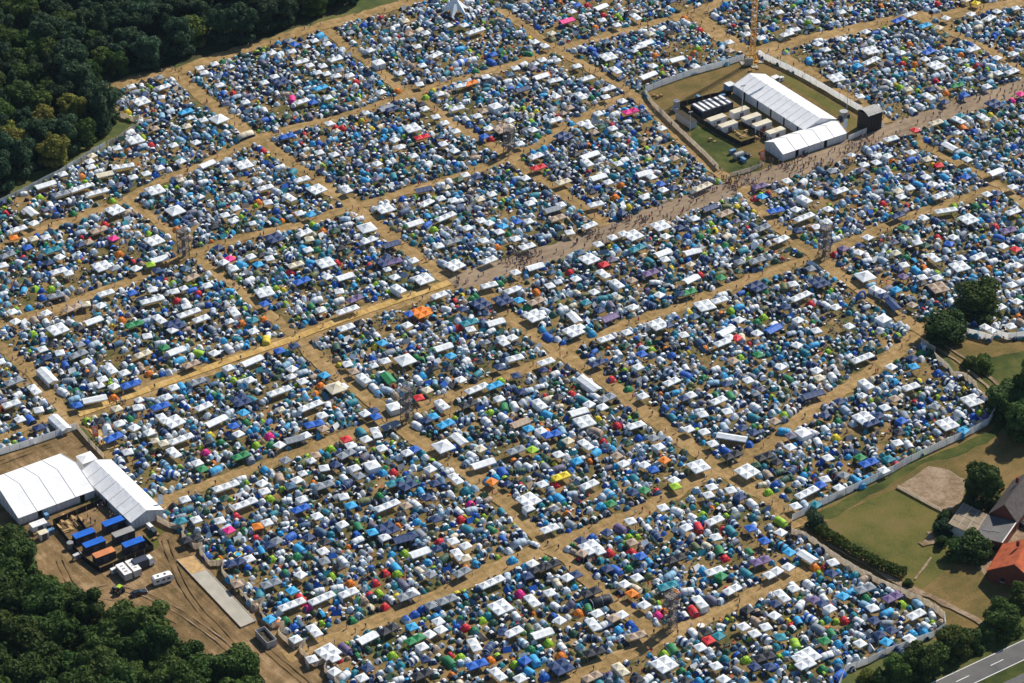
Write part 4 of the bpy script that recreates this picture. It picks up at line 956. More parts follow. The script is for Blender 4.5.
def partytent_geo(L, W, c1, walls=0, z=1.95, rise=.62, bays=4):
    V = []; Fs = []; n = bays * 2
    for i in range(n + 1):
        x = -L / 2 + L * i / n; sg = -.05 if i % 2 else 0
        for (y, zz) in ((-W/2*1.02, z - .3), (-W/2, z), (-W/4, z + rise * .5 + sg), (0, z + rise), (W/4, z + rise * .5 + sg), (W/2, z), (W/2*1.02, z - .3)): V.append((x, y, zz))
    Fs = [(i * 7 + k, (i + 1) * 7 + k, (i + 1) * 7 + k + 1, i * 7 + k + 1) for i in range(n) for k in range(6)]
    for i in (0, n): Fs.append((i * 7 + 1, i * 7 + 3, i * 7 + 5))
    parts = [('canopy', V, Fs, [c1] * len(Fs))]
    for i in range(bays + 1):
        for sy in (-1, 1):
            x = (-L / 2 + L * i / bays) * .99; y = sy * W / 2 * .98; r = .04
            lv = [(x + a * r, y + c * r, zz) for zz in (0, z) for a, c in ((-1, -1), (1, -1), (1, 1), (-1, 1))]
            parts.append(('leg', lv, [(0, 1, 5, 4), (1, 2, 6, 5), (2, 3, 7, 6), (3, 0, 4, 7)], ['S'] * 4))
    if walls:
        for sy in ((1,) if walls == 1 else (1, -1)):
            y = sy * W / 2 * .97; parts.append(('side_wall', [(-L/2, y, .03), (L/2, y, .03), (L/2, y, z), (-L/2, y, z)], [(0, 1, 2, 3)], [c1]))
    return parts
def star_geo(c1):
    V = [(0, 0, 8.5)]; Fs = []; n = 6
    for k in range(n * 2):
        a = math.pi * k / n; r = 6.5 if k % 2 == 0 else 2.9; z = 0.05 if k % 2 == 0 else 2.6
        V.append((r * math.cos(a), r * math.sin(a), z))
    for k in range(n * 2):
        a = math.pi * k / n; r = 1.3 if k % 2 == 0 else 1.0; V.append((r * math.cos(a), r * math.sin(a), 5.2))
    m = n * 2
    for k in range(m):
        k2 = (k + 1) % m; Fs += [(1 + k, 1 + k2, 1 + m + k2, 1 + m + k), (1 + m + k, 1 + m + k2, 0)]
    return [('canopy', V, Fs, [c1] * len(Fs)), ('centre_pole', [(-.1, -.1, 0), (.1, -.1, 0), (.1, .1, 0), (-.1, .1, 0), (0, 0, 8.4)], [(0, 1, 4), (1, 2, 4), (2, 3, 4), (3, 0, 4)], ['S'] * 4)]
def chair_geo(c):
    w = .3
    parts = [('chair', [(-w, -w, .42), (w, -w, .42), (w, w, .45), (-w, w, .45), (-w * 1.1, w * 1.25, .98), (w * 1.1, w * 1.25, .98)], [(0, 1, 2, 3), (3, 2, 5, 4)], [c, c])]
    V = []; Fs = []
    for (xa, xb) in ((-w, w), (w, -w)):
        for y in (-w, w):
            b = len(V); V += [(xa - .02, y, 0), (xa + .02, y, 0), (xb + .02, y, .44), (xb - .02, y, .44)]; Fs.append((b, b + 1, b + 2, b + 3))
    b = len(V); V += [(-w - .05, -w, .6), (-w + .04, -w, .6), (-w + .04, w, .66), (-w - .05, w, .66), (w - .04, -w, .6), (w + .05, -w, .6), (w + .05, w, .66), (w - .04, w, .66)]; Fs += [(b, b + 1, b + 2, b + 3), (b + 4, b + 5, b + 6, b + 7)]
    parts.append(('leg_frame', V, Fs, ['S' if c == 'D' else 'D'] * len(Fs)))
    return parts
def table_geo(c):
    V = [(-.6, -.3, .7), (.6, -.3, .7), (.6, .3, .7), (-.6, .3, .7), (-.6, -.3, .66), (.6, -.3, .66), (.6, .3, .66), (-.6, .3, .66)]
    Fs = [(0, 1, 2, 3), (4, 7, 6, 5), (0, 4, 5, 1), (1, 5, 6, 2), (2, 6, 7, 3), (3, 7, 4, 0)]; V2 = []; F2 = []
    for x in (-.5, .5):
        for y in (-.22, .22): b = len(V2); V2 += [(x - .025, y, 0), (x + .025, y, 0), (x + .025, y, .68), (x - .025, y, .68)]; F2.append((b, b + 1, b + 2, b + 3))
    return [('table_top', V, Fs, [c] * 6), ('leg', V2, F2, ['S'] * 4)]
def cool_geo(c):
    V = [(sx * .3, sy * .2, z) for z in (0, .36) for sx, sy in ((-1, -1), (1, -1), (1, 1), (-1, 1))] + [(sx * .32, sy * .22, z) for z in (.36, .44) for sx, sy in ((-1, -1), (1, -1), (1, 1), (-1, 1))]
    q = [(0, 1, 5, 4), (1, 2, 6, 5), (2, 3, 7, 6), (3, 0, 4, 7)]
    return [('cool_box', V, q + [tuple(i + 8 for i in f) for f in q] + [(12, 13, 14, 15)], [c] * 4 + ['W'] * 5)]

# ------------------------------------------------------------------ what the photograph shows, tile by tile (tile origin, scale 4.018)
# code: shape letter, colour letter, x, y.  g single canopy, h/k double along A/B, j/m triple along A/B, p four-module block, P one big canopy, d dome, t/u tunnel along B/A, b cabin tent
TILES = {
(100,60): "gW125,105 hW255,105 pW165,163 dE110,208 dY120,230 pW140,318 gW68,352 jW92,425 gW185,455 gW132,470 gW240,432 PW222,520 PW302,603 hW430,415 pW578,418 PW478,235 gC350,265 gW660,87 uC585,305 gW400,30 gW460,15 gW418,50 gW415,240 gW545,595 hW665,510 gW535,645 gW295,342 dB225,460 dY50,565 dO635,570 dO115,365 dR205,340 pW60,600 dR20,660 gW480,100 gW325,405 gW675,570 dL345,360 hL345,205 gW385,330 gW585,168",
(170,0): "gW580,162 gW632,175 gB500,175 gW410,210 hW525,245 pN445,325 gW200,340 gK490,385 hW530,405 gB575,408 hL605,350 tW425,520 hB470,545 gW640,495 gW600,610 dR540,540 dG630,460 dG212,248 dG250,255 dY350,210 gW660,620 hW665,235 gW635,390 tW430,375 dB600,575 dE395,630 dR375,605 gW490,205 gW180,257 gW122,270",
(340,0): "gB95,85 gG60,95 gW40,300 gW120,200 bW155,250 hW385,218 gW330,262 gW240,292 dR65,328 gW165,368 dO232,365 jW545,122 hW490,340 hO525,332 gW400,375 hW470,432 gB615,215 gB610,235 hS185,430 hN210,435 gW340,435 gW385,467 gW420,492 gW465,525 gB520,487 dG545,285 dG580,270 pW290,512 dB218,512 dE125,517 dL175,550 dR10,515 gW415,575 gW460,605 hR330,548 bW625,425 PX650,515 gC680,505 gB580,545 dR605,558 gW295,625 dB335,630 dG245,665 gW150,655 gW220,560 gX285,415 gX575,445 gW585,305 gX650,70 uW480,255 dY345,390 gW320,335 gW310,185 gW345,130 gW435,98 gX290,250",
(510,0): "hK228,80 dR375,60 hW365,25 dR310,20 gW140,183 gW22,272 hW125,303 hW180,320 dO150,297 hN50,355 gB60,352 hW310,312 kW285,383 hW395,353 gW385,387 hW180,480 gW93,520 gW288,495 dG110,545 gW40,575 hW105,625 hR115,670 gW452,405 pK485,445 gW435,540 jW320,620 kW310,650 gW435,655 gW610,512 gX660,635 pN215,545 pW395,225 kW425,280 jW555,300 hW670,235 gW575,262 dO583,222 gL570,155 kW505,65 gW370,78 gW430,98 gW130,240 dO343,110 hW545,170 gB270,18 gW250,43 gN290,200 gB330,185 gW270,262 dL245,495 gW100,165 hS40,590 hW520,185 gW185,385 gW620,640 tG75,215 dT85,218",
(680,0): "dY425,210 dG380,85 dR80,120 dO58,212 dY72,195 gW198,168 hW455,118 hW430,135 gW650,153 gW553,175 gW587,198 gW325,150 gW62,265 pW628,310 gW400,45 gW270,135 gL520,230 hW5,237 gW545,85 gW650,45 dO18,72",
(854,0): "hW225,55 gW370,70 gW470,55 hW480,195 gW575,230 gE490,10 dR335,15 pB180,78 pB300,205 dO223,178 dO355,192 dO245,258 dR195,255 pW65,200 jW70,242 gL15,260 gN40,275 gN310,355 gX340,345 kW300,385 gB445,380 gN365,405 hC330,490 gT368,485 kW420,480 gT430,462 gR245,520 gO440,500 hW150,555 gW135,625 gR342,660 kW385,585 pN565,415 gK635,388 gK670,375 gW580,290 hW635,285 gW535,345 hG415,340 dB568,135 hL285,100 gW360,230 pW330,260 dO370,372 gW575,45 gW650,30 hW545,70 gN510,310 dY185,350 gW25,385 gW190,210 dE548,462 gB645,575 dL410,630 gW455,640 gW40,660 gW90,650 gW230,610 kW520,470 gW640,215 dR495,265",
(0,110): "dY160,350 dO328,265 jW182,297 gW252,255 jW322,310 jW390,328 pS245,335 hC420,255 hW75,475 gW185,510 gC135,515 gO55,510 gX35,515 kW125,405 gW135,452 gO130,450 pX395,480 dR425,460 gK455,515 pT210,560 gW240,588 pW620,522 hW640,595 pW410,625 dO480,578 gW10,620 hW235,645 gW275,655 gW545,635 gY605,620 dR95,595 gX355,530 gN320,540 hS30,580 gB225,405 gB110,550 gW365,225 pW460,400 dG295,415 dR535,610",
(170,170): "kW480,108 hW530,35 pW395,70 gW395,128 dO345,130 gW262,150 gW255,205 gW520,172 gL565,178 gX75,255 dO28,238 hW540,250 dO615,245 gW555,318 pN420,270 gW400,352 gK240,355 gW215,370 gL288,365 gW325,345 gL355,378 hC505,378 pW625,370 gW632,427 pB530,443 pW380,488 gB380,535 kW257,567 gW150,462 gW255,395 dR483,408 dR670,372 gW680,485 tG570,550 dY300,558 gE385,668 dO288,615 dO375,600 gW335,645 jW75,572 hW125,595 pN20,620 gW40,625 gW18,485 dR28,525 dE75,455 dY12,455 hX85,430 dB665,458 tS170,640 tS185,670 dR115,495 gW65,545 pW590,75 dG590,320 gW10,640 gT335,600",
(340,170): "gX45,170 PW108,230 hW115,280 pW180,152 hW300,210 hW348,130 jW425,185 dB252,113 dY378,238 gW398,302 gW295,362 kW235,475 PW335,435 hW400,500 hW25,630 jW30,560 hW20,425 hW600,360 pW460,380 gW578,280 gW512,230 gW600,210 gW640,245 gW610,95 gW455,118 gW405,112 gW503,18 gN550,25 hN335,75 gL465,88 tL105,45 gW30,80 dO630,308 gX500,515 gG530,502 hW600,460 gG640,440 pN565,535 pN655,520 pT520,610 dV575,605 hW625,608 gW525,637 gW650,675 PO325,570 dO350,560 dR478,632 gW270,620 gB280,575 gD80,610 dB515,263 hN205,295 pN180,365 pV215,365 hS450,285 dR120,385 gW5,485 hV60,515 gL655,225 hW195,360",
(510,170): "hC215,45 gW62,30 gW80,130 gW205,138 hS170,155 gW75,205 pX190,190 hW320,220 gW240,247 hW70,305 gW22,275 hW345,135 hW355,25 gW395,47 dO448,60 gO423,92 hW540,10 gB605,55 gN655,70 gW570,25 gW355,297 gW412,270 pW495,260 gW455,255 pW605,222 gN590,210 hW615,330 pT510,312 pW318,355 gR378,378 kW375,415 kW430,455 gW338,488 hW100,385 gW22,410 gO105,473 gX125,487 pX105,525 dG70,550 pW98,585 gW125,572 pW255,645 gW280,630 gB155,655 gT305,530 gN360,560 hV400,590 dV552,485 pV565,410 gW495,548 pW595,618 gN635,620 gW470,650 hW385,675 dL430,320 gN450,170 gL420,320 gW600,500 gX490,440 hW10,480 tW40,485 gW265,435 kW260,590 gL330,640 dE648,395 dR240,410 gW10,670 gL35,520 gB30,205",
(680,170): "jC90,65 hV320,62 dY155,45 kW500,115 jW500,187 gW595,155 gW548,225 gW590,205 hW645,80 pB385,160 hN120,148 gW58,192 hW408,275 hS335,228 gE230,132 pX180,172 dX115,195 gG80,250 gL60,240 dG180,300 hW50,325 gS80,310 dG320,320 gS240,368 pS310,360 hW45,435 gG165,430 hG35,488 gN5,495 dR82,420 PW100,542 hW160,520 pN310,465 gG340,470 jW485,505 dR525,537 gW455,455 pN560,450 gW625,550 gW475,600 gW238,600 hB375,635 dE35,572 dO165,578 dY205,565 dY335,590 tD378,518 gR228,672 gW310,655 hW185,645 gW200,670 gG310,595 gW680,625 gR625,322 gV655,315 gB585,230 dB660,240 gN475,240 dG500,270 dR300,115 gW430,40 gL330,105 dB30,265 gW15,660 gS525,395",
(854,170): "dL118,40 gR568,212 hW640,165 jW370,160 hW345,100 gW225,68 gW190,105 gW280,190 gW55,270 gW535,95 gN575,90 gT515,100 dY520,145 gG490,130 gW638,65 hW570,5 hW500,345 pV620,240 gR650,315 kW320,350 gW202,378 gV198,425 tL250,405 PW45,425 PX340,470 kW95,480 kN130,510 kN160,540 gL170,480 gW275,428 gW335,430 pW425,385 bW118,595 tW195,645 dY175,665 gW635,458 gW655,525 hW580,552 gW545,590 kW540,635 gW630,625 dO660,590 gW655,380 gW675,265 dO5,110 dR115,135 tW85,110 dL55,75 hN175,180 gG200,230 gN215,210 dY400,145 dG210,350 gL240,350 gB382,293 gB665,300 gW255,290 gY335,400 dR335,270 gG665,500 pW460,195 gL505,185 gW290,25 gW315,55 gB450,25",
(0,280): "gW62,165 PW232,195 gC345,95 hW375,160 pX290,110 gY205,20 gX320,25 hW425,50 hS225,60 jW612,78 dO490,160 gB530,50 tX140,165 tW185,170 tW225,155 tW285,170 gW185,130 mW190,380 kW138,438 mW240,570 jW380,475 gB310,500 gW155,520 gW80,558 gW412,395 gW458,425 pB522,418 dO350,372 gO455,455 gW500,370 kW445,355 hC575,295 pG540,175 kW640,155 gN675,190 gY130,200 gS365,270 gC470,515 dG520,555 kW655,555 pB645,505 gW600,612 gW480,575 pB455,630 gW540,590 dO600,375 pS315,295 gW170,275 gB120,545 hW45,495 pS55,405 gN155,590 dB170,70 gW50,125 gW405,100 dB350,250 gG660,270 gW240,290 gW670,470 gG305,430 dY350,565",
(170,340): "hW25,40 gW178,50 gY115,38 jW330,80 gW235,110 hX85,95 hS110,165 gW320,160 gW15,190 hW135,265 pN285,240 jW440,203 jW185,322 pW15,325 jW45,395 kW15,450 jW565,262 gW612,300 gL295,290 gW275,375 gG405,403 gW440,418 gW545,380 pB580,335 gX615,355 hG285,463 gS320,460 dG205,410 dK143,450 gW110,492 gG130,515 jW225,585 gW370,575 gW60,640 jW300,655 gX440,540 gW510,560 dL380,520 dY400,635 gB440,40 gN500,22 gL620,140 dO605,182 PC665,190 gW490,115 dG305,330 tG165,215 gW530,640 hB525,675 pS620,580 dY645,435 dE160,380 gW380,605 gB255,342 dK400,385 gY345,405 dR5,235 gD150,405 hS500,395 gN665,500 dL545,230",
(340,340): "hW415,25 PW262,78 kG195,150 kW95,152 gX220,205 gR317,230 bW217,265 gW485,157 jW550,192 hL620,180 dY645,162 kW410,257 gW640,235 gG660,255 pD515,255 gW100,295 gN135,280 gB145,305 hS200,340 kW145,370 gL375,305 gN350,320 hL425,335 gW168,432 gB300,438 gW270,452 gR25,397 gT85,355 PW415,425 kW480,395 gC565,435 jW575,493 gL595,548 gL625,535 gB655,515 gO610,565 kW465,555 gT505,588 dK525,658 gW60,512 gW15,628 jW190,663 gX265,665 dG158,625 gW363,517 pT225,570 pN265,575 bW130,500 tL325,610 gN350,630 gL45,660 gL170,10 dB285,30 gL330,125 dG305,68 gW10,185 gL445,62 gW30,95 gX55,125 dR215,530 gW660,10 pS25,455 gN380,575 dY605,290 gN640,105 tW590,330 tW657,312 tW310,345 tW138,195",
(510,340): "hW20,70 hW145,85 gN25,140 hN350,90 gR408,140 mW318,172 hW650,165 gW535,223 gB622,257 dG475,195 tT655,312 kW120,255 hW275,285 pW300,325 kW305,418 gW125,362 hX40,330 gW195,458 hW505,340 gW600,425 gS575,390 pS390,230 gW540,500 gB575,520 gW130,577 dR182,580 hE205,545 hW320,578 PW75,640 gW75,675 gG405,655 gL365,648 gY90,440 tS60,385 gB150,380 gB185,372 pS25,440 gX345,350 dR430,342 gO620,480 gL410,420 gW515,105 gX570,40 gB655,45 gB530,55 dO15,485 gW615,672 gL200,620 gG540,600 gN495,610 gB560,520 gL270,485 gL400,600 gW370,5 gX430,465 gY665,585 gN645,595 gL75,355 gW660,560 dR590,608",
(680,340): "gW470,20 tY395,30 gG315,58 dO100,35 gX215,80 dG95,150 gB25,125 gW275,160 gW405,105 gW550,120 tG435,155 gN185,175 hW155,240 gW45,218 gW190,283 gW92,298 gW35,355 gW98,365 pD210,460 jN535,215 dY420,300 dO25,340 gN15,230 gG205,210 gN640,245 bW495,370 tW585,360 dG635,325 gW443,428 gW595,470 PW270,525 gT290,520 pD340,465 pW75,505 gC95,515 gW128,587 gW115,620 dY355,610 jW510,610 gW583,558 gB565,580 gW465,665 tW290,660 gN240,630 gL420,350 gW110,585 dE625,390 tX355,545 gN250,350 gN295,370 gX380,325 hW170,8 gN580,300 gW205,600 gT545,660 gW640,590",
(854,340): "jW35,70 gW150,105 gG165,90 kW50,175 hW230,185 dE262,165 gB192,320 pW375,335 gN400,315 hN70,330 pW40,310 gB340,115 gL165,150 tW380,170 dG270,50 pW475,240 gN510,235 gX355,265 gW365,270 gS325,265 tW250,330 gW175,410 tW220,425 pB60,490 dR170,500 gG25,470 gL440,362 dX350,400 dV530,305 dX505,335 dX415,380 dX205,475 gN235,70 gL240,105 gS205,290 dX320,425 gL50,540 gT140,475 gX325,265 tW425,300 dB480,305 gW120,520",
(170,513): "gK237,68 gW318,180 gN245,200 gN280,190 gO352,50 gW390,38 gT330,25 gN400,125 gS430,110 gG462,222 gW525,245 gR525,330 jW490,365 jW610,340 kW580,470 gW505,505 dB245,143 dB315,145 dB150,170 tL370,155 gG510,155 pS405,280 gN390,285 gT360,310 gW105,25 gW200,30 dL240,265 gL610,390 gL400,425 dG465,430 pW635,555 gW660,580 gW660,635 dK555,380 dR345,100 gN555,95 gW615,150 gT45,30 pD85,100 dR265,12 gW590,10 gL490,310 gW570,585 gX345,360 gX270,285 gS620,190",
(340,513): "gW10,45 gW180,95 hN255,100 gN290,85 gS325,70 hW320,155 dY260,160 dY230,243 gL225,205 hW35,318 pS270,330 gW295,320 dR485,25 gT515,50 tX585,115 tG610,65 kW475,165 gC505,180 hS490,235 jW610,275 pW645,375 gT595,395 dE470,325 pS430,345 gS365,370 hW110,498 pD195,465 gW395,435 gW405,465 gW360,485 gW330,535 hG300,505 kW540,527 gG540,455 dR505,460 dO603,590 dY632,575 pB550,605 kW635,645 pD330,645 dY210,570 gN110,620 dO95,645 dO40,280 dY155,320 dG75,350 gX90,330 dR120,330 dR180,240 dR195,237 dR400,115 gN655,475 dG70,575 gL290,455 gL385,400 pN190,60 dG50,430 gN385,20 dB265,425 dB300,405 dB330,385 gG440,580 dY485,578 tV20,545 tG75,60 gW505,130 tX495,145 dR140,280 gL130,75 gN640,655",
(510,513): "hW160,60 tS245,45 gW485,30 gV445,45 gN285,110 dB330,95 pW325,135 gW360,150 gN390,75 tN590,95 dR488,155 gB525,170 tL560,195 gN390,220 gB425,212 pD665,180 gO490,322 dG475,222 gW510,258 pT635,290 dO672,325 gW540,368 gW450,405 gX415,420 gL435,450 dB485,445 kW335,445 hX510,490 gW200,430 kW90,350 hW130,480 gG85,530 dY155,520 tW210,540 gB175,398 gN70,250 gB55,250 gW90,200 hD115,220 hD165,205 gW230,258 gN265,245 gX290,160 uD365,355 pD325,315 hW15,475 gL100,575 gB60,590 PN205,615 gB140,640 pD340,555 kC445,625 hX330,655 gT365,675 PW620,605 gG655,530 dY620,565 dV400,650 dO205,573 dY20,607 dR285,185 dO275,400 tW100,125 gL10,170 gW350,400 dK595,410 tW25,415 gK40,305 gX490,115 tG315,385 gL435,90 gR400,140 dN560,135",
(680,513): "tR75,60 hW140,27 gW25,58 dN40,115 gW145,95 gB285,58 tG160,155 tG280,155 tY405,35 gW405,75 gL410,115 kW512,172 gL440,155 gW615,195 gN610,242 pV325,190 hW140,230 gG165,250 hW210,305 kW80,355 tR55,395 gR115,508 gD105,475 gT155,490 gW435,215 gW390,230 gW360,245 kW410,330 gW458,300 gW380,408 tW520,290 tW560,310 gV540,345 gN570,360 gW603,383 gL655,332 tL475,435 tW525,425 gG582,512 gY465,510 dB230,570 dT180,585 dY265,588 gW145,612 gW175,665 pW515,570 gW475,580 gW520,600 gW490,610 dG573,625 pD340,575 gN360,615 gN300,615 tS230,630 gL95,215 gB340,110 gT405,495 tX305,435 gW345,455 gW255,455 gW300,480 tW345,505 dR660,430 tG610,485 dR180,180 tW20,410 gT205,55 gB190,55 gD270,385 dO540,215 dL635,525 gX310,380",
(854,513): "pS45,300 gG50,325 pV155,335 hW250,405 dY190,365 tW315,410 dX350,440 gN80,430 gL130,515 gW75,380 gS65,465 gN105,485 gN150,468 tW20,435 gW25,520 gL235,465 tW290,455 gT5,230",
}
import re
ITEMS = []
for (ox, oy), s_ in TILES.items():
    for m_ in re.finditer(r'([a-zA-Z])([a-zA-Z])(\d+),(\d+)', s_):
        ITEMS.append((m_[1], m_[2], ox + int(m_[3]) / 4.018, oy + int(m_[4]) / 4.018))
REC = []   # (kind, x, y, rz, parts, look, short, radius)
def name_col(c): return PAL[c][0]
def add_item(kind, x, y, rz, parts, look, short, r):
    REC.append(dict(kind=kind, x=x, y=y, rz=rz, parts=parts, look=look, short=short, r=r)); occ_add(x, y, r)
def pick_second(c):
    return random.choice({'W': 'NNBsDDTPwwWg', 'w': 'NsDDTSWg'}.get(c, c + c + 'wDs'))
DOMEC = 'W' * 84 + 'w' * 22 + 'N' * 9 + 's' * 8 + 'D' * 10 + 'S' * 4 + 'B' * 5 + 'L' * 9 + 'T' * 12 + 'g' * 11 + 'G' * 2 + 'Y' * 4 + 'o' * 6 + 'X' * 5 + 'P' * 5 + 'v' + 'R' + 'E' + 'O' + 'C' * 3
def q_(v, st=.15): return round(v / st) * st
GEO = {}
def geo(key, fn):
    if key not in GEO: GEO[key] = fn()
    return (key, GEO[key])
def mk_dome(x, y, rz, c, big=None):
    c2 = pick_second(c); st = random.choice((1, 1, 2, 3, 3, 3, 4, 0) if c in 'WwP' else (0, 0, 2, 3)); sz = big or random.choice(((1.8, 1.45, 1.1), (2.1, 1.8, 1.25), (2.4, 1.9, 1.35), (2.8, 2.4, 1.6)))
    key = ('d', c, c2, st, sz)
    size = {1.1: 'small ', 1.25: '', 1.35: '', 1.6: 'large '}.get(sz[2], 'large ')
    look = size + name_col(c) + ' dome tent' + ('' if c2 == c or st == 0 else ' with ' + name_col(c2) + {1: ' skirt', 2: ' ends', 3: ' sides', 4: ' half'}[st])
    add_item('dome_tent', x, y, rz, geo(key, lambda: dome_geo(*sz, c, c2, st)), look, name_col(c) + ' dome tent', (sz[0] + sz[1]) / 4 + .08)
def mk_tunnel(x, y, rz, c, big=None):
    c2 = pick_second(c); st = random.choice((0, 1, 2, 3)); sz = big or random.choice(((3.0, 1.8, 1.25), (3.6, 2.1, 1.5), (4.3, 2.4, 1.75)))
    look = {3.0: 'low ', 3.6: '', 4.3: 'long '}.get(sz[0], 'long ') + name_col(c) + ' tunnel tent' + ('' if c2 == c or st == 0 else ' with ' + name_col(c2) + ' ' + {1: 'ends', 2: 'sides', 3: 'bands'}[st])
    add_item('tunnel_tent', x, y, rz, geo(('t', c, c2, st, sz), lambda: tunnel_geo(*sz, c, c2, st)), look, name_col(c) + ' tunnel tent', (sz[0] + sz[1]) / 4)
def mk_ridge(x, y, rz, c):
    c2 = pick_second(c); look = name_col(c) + ' ridge tent' + ('' if c2 == c else ' with ' + name_col(c2) + ' ends')
    add_item('ridge_tent', x, y, rz, geo(('r', c, c2), lambda: gable_geo(2.6, 1.9, 1.3, c, c2)), look, name_col(c) + ' ridge tent', 1.15)
def mk_gaz(x, y, rz, c, nx, ny, s=2.9, walls=0, single=False, c2=None):
    nm = {(1, 1): 'square canopy', (2, 1): 'double canopy', (1, 2): 'double canopy', (3, 1): 'triple canopy', (1, 3): 'triple canopy', (2, 2): 'four peaked canopy'}[(nx, ny)]
    if single: nm = 'large peaked canopy'
    look = name_col(c) + ' ' + nm + (' with side walls' if walls else '')
    add_item('canopy_tent', x, y, rz, geo(('g', nx, ny, c, c2, walls, s, single), lambda: canopy_geo(nx, ny, s, c, walls, single=single, c2=c2, peak=.8 if not single else 1.5)), look, name_col(c) + ' ' + nm, max(nx, ny) * s * .42)
def mk_party(x, y, rz, c, L, W, walls=0):
    look = name_col(c) + ' long party tent' + (' with closed side' if walls else '')
    add_item('party_tent', x, y, rz, geo(('y', c, L, W, walls), lambda: partytent_geo(L, W, c, walls)), look, name_col(c) + ' party tent', L * .38)
done = []
for (k, c, px, py) in ITEMS:
    if any(abs(a - px) < 5 and abs(b - py) < 4 for a, b in done): continue
    done.append((px, py))
    zz = 2.3 if k in 'ghkjmpPb' else .7
    x, y = P(px, py, zz); rz = TH_A + random.gauss(0, .09); w = random.choice((0, 0, 0, 0, 4, 8))
    if c not in PAL: continue
    if k == 'g' and c in 'LTGYOREBSXKV' and random.random() < (.35 if c in 'BRS' else .6):
        if random.random() < .6: mk_dome(x, y, random.choice((rz, rz + math.pi / 2)), c, (3.2, 2.8, 1.75))
        else: mk_tunnel(x, y, rz + math.pi / 2 + random.gauss(0, .3), c, (4.3, 2.6, 1.75))
    elif k == 'g': mk_gaz(x, y, rz + random.gauss(0, .1), c, 1, 1, walls=w)
    elif k == 'h': mk_gaz(x, y, rz, c, 2, 1, s=2.7, walls=w) if random.random() < .8 else mk_party(x, y, rz, c, 6, 3, 0)
    elif k == 'k': mk_gaz(x, y, rz + math.pi / 2, c, 2, 1, s=2.7, walls=w) if random.random() < .8 else mk_party(x, y, rz + math.pi / 2, c, 6, 3, 0)
    elif k == 'j': mk_party(x, y, rz, c, 7.4, 2.9, 0) if random.random() < .25 else mk_gaz(x, y, rz, c, 3, 1, s=2.6)
    elif k == 'm': mk_party(x, y, rz + math.pi / 2, c, 9, 3.2, 1)
    elif k == 'p': mk_gaz(x, y, rz, c, 2, 2, s=2.7) if c in 'WN' else mk_gaz(x, y, rz, c, 2, 1, s=2.9)
    elif k == 'P' and random.random() < .55: mk_gaz(x, y, rz, c, 2, 2, s=2.8)
    elif k == 'P': mk_gaz(x, y, rz, c, 1, 1, s=5.4, single=True)
    elif k == 'b': mk_gaz(x, y, rz, c, 1, 1, s=4, walls=15, single=False)
    elif k == 'd': mk_dome(x, y, random.choice((rz, rz + math.pi / 2)), c, (3.0, 2.6, 1.6))
    elif k == 't': mk_tunnel(x, y, rz + math.pi / 2 + random.gauss(0, .2), c)
    elif k == 'u': mk_tunnel(x, y, rz, c, (7.0, 3.0, 2.2))
x, y = P(455.5, 13, 0); add_item('star_tent', x, y, .3, geo(('star',), lambda: star_geo('W')), 'tall white star shaped tent among the upper camp', 'white star tent', 4.5)
x, y = P(732, 436.5, 2.2); mk_party(x, y, R(-16), 'W', 9, 2.8, 1)
# fill the camp: bigger things first, then the many domes
MAXX = [p[0] for p in CAMP]; MAXY = [p[1] for p in CAMP]
def ok(x, y, r, f, gap=True):
    if not inside((x, y), CAMP) or inside((x, y), TRI_COMP) or inside((x, y), STAGE_EX): return False
    if not road_clear(x, y, r * .35): return False
    px, py = pix(x, y, .5)
    if px < -25 or px > 1050 or py < -22 or py > 712: return False
    if gap and mnoise.noise(Vector((x * .075, y * .075, 3.3))) + .5 * mnoise.noise(Vector((x * .22, y * .22, 8))) > .43: return False
    return occ_free(x, y, r, f)
import colorsys
# sample uniformly on the ground inside the seen trapezoid
YN, YF = P(512, 715)[1], P(512, -25)[1]
def rnd():
    while True:
        y = random.uniform(YN, YF); x = random.uniform(-1, 1) * (P(1050, 0)[0]) * 1.02
        px, py = pix(x, y)
        if -25 < px < 1050: return x, y
def rz_():
    return random.choice((TH_A, TH_B)) + random.gauss(0, .28) + (math.pi if random.random() < .5 else 0)
for _ in range(1500):
    x, y = rnd()
    if ok(x, y, 1.9, .95): mk_gaz(x, y, TH_A + random.gauss(0, .15), random.choice('WWWWWWSSNNDDDvsXgC'), 1, 1, s=random.choice((2.4, 2.9, 2.9)), walls=random.choice((0, 0, 0, 4)))
    if sum(1 for r in REC[-1:]) and len(REC) > 1500: break
for _ in range(9000):
    x, y = rnd()
    if ok(x, y, 1.5, .9): mk_tunnel(x, y, rz_(), random.choice('WWWWWWWWWwwwNNsSTTgoXPLBvDC'))
    if len(REC) > 2500: break
print('after tunnels', len(REC))
for _ in range(60000):
    x, y = rnd()
    if ok(x, y, 1.12, .82):
        if random.random() < .05: mk_ridge(x, y, rz_(), random.choice('wSSsNoTXgBW'))
        else: mk_dome(x, y, rz_(), random.choice(DOMEC))
for _ in range(45000):
    x, y = rnd()
    if ok(x, y, .88, .78): mk_dome(x, y, rz_(), random.choice(DOMEC), (1.8, 1.45, 1.1))
print('tents', len(REC))
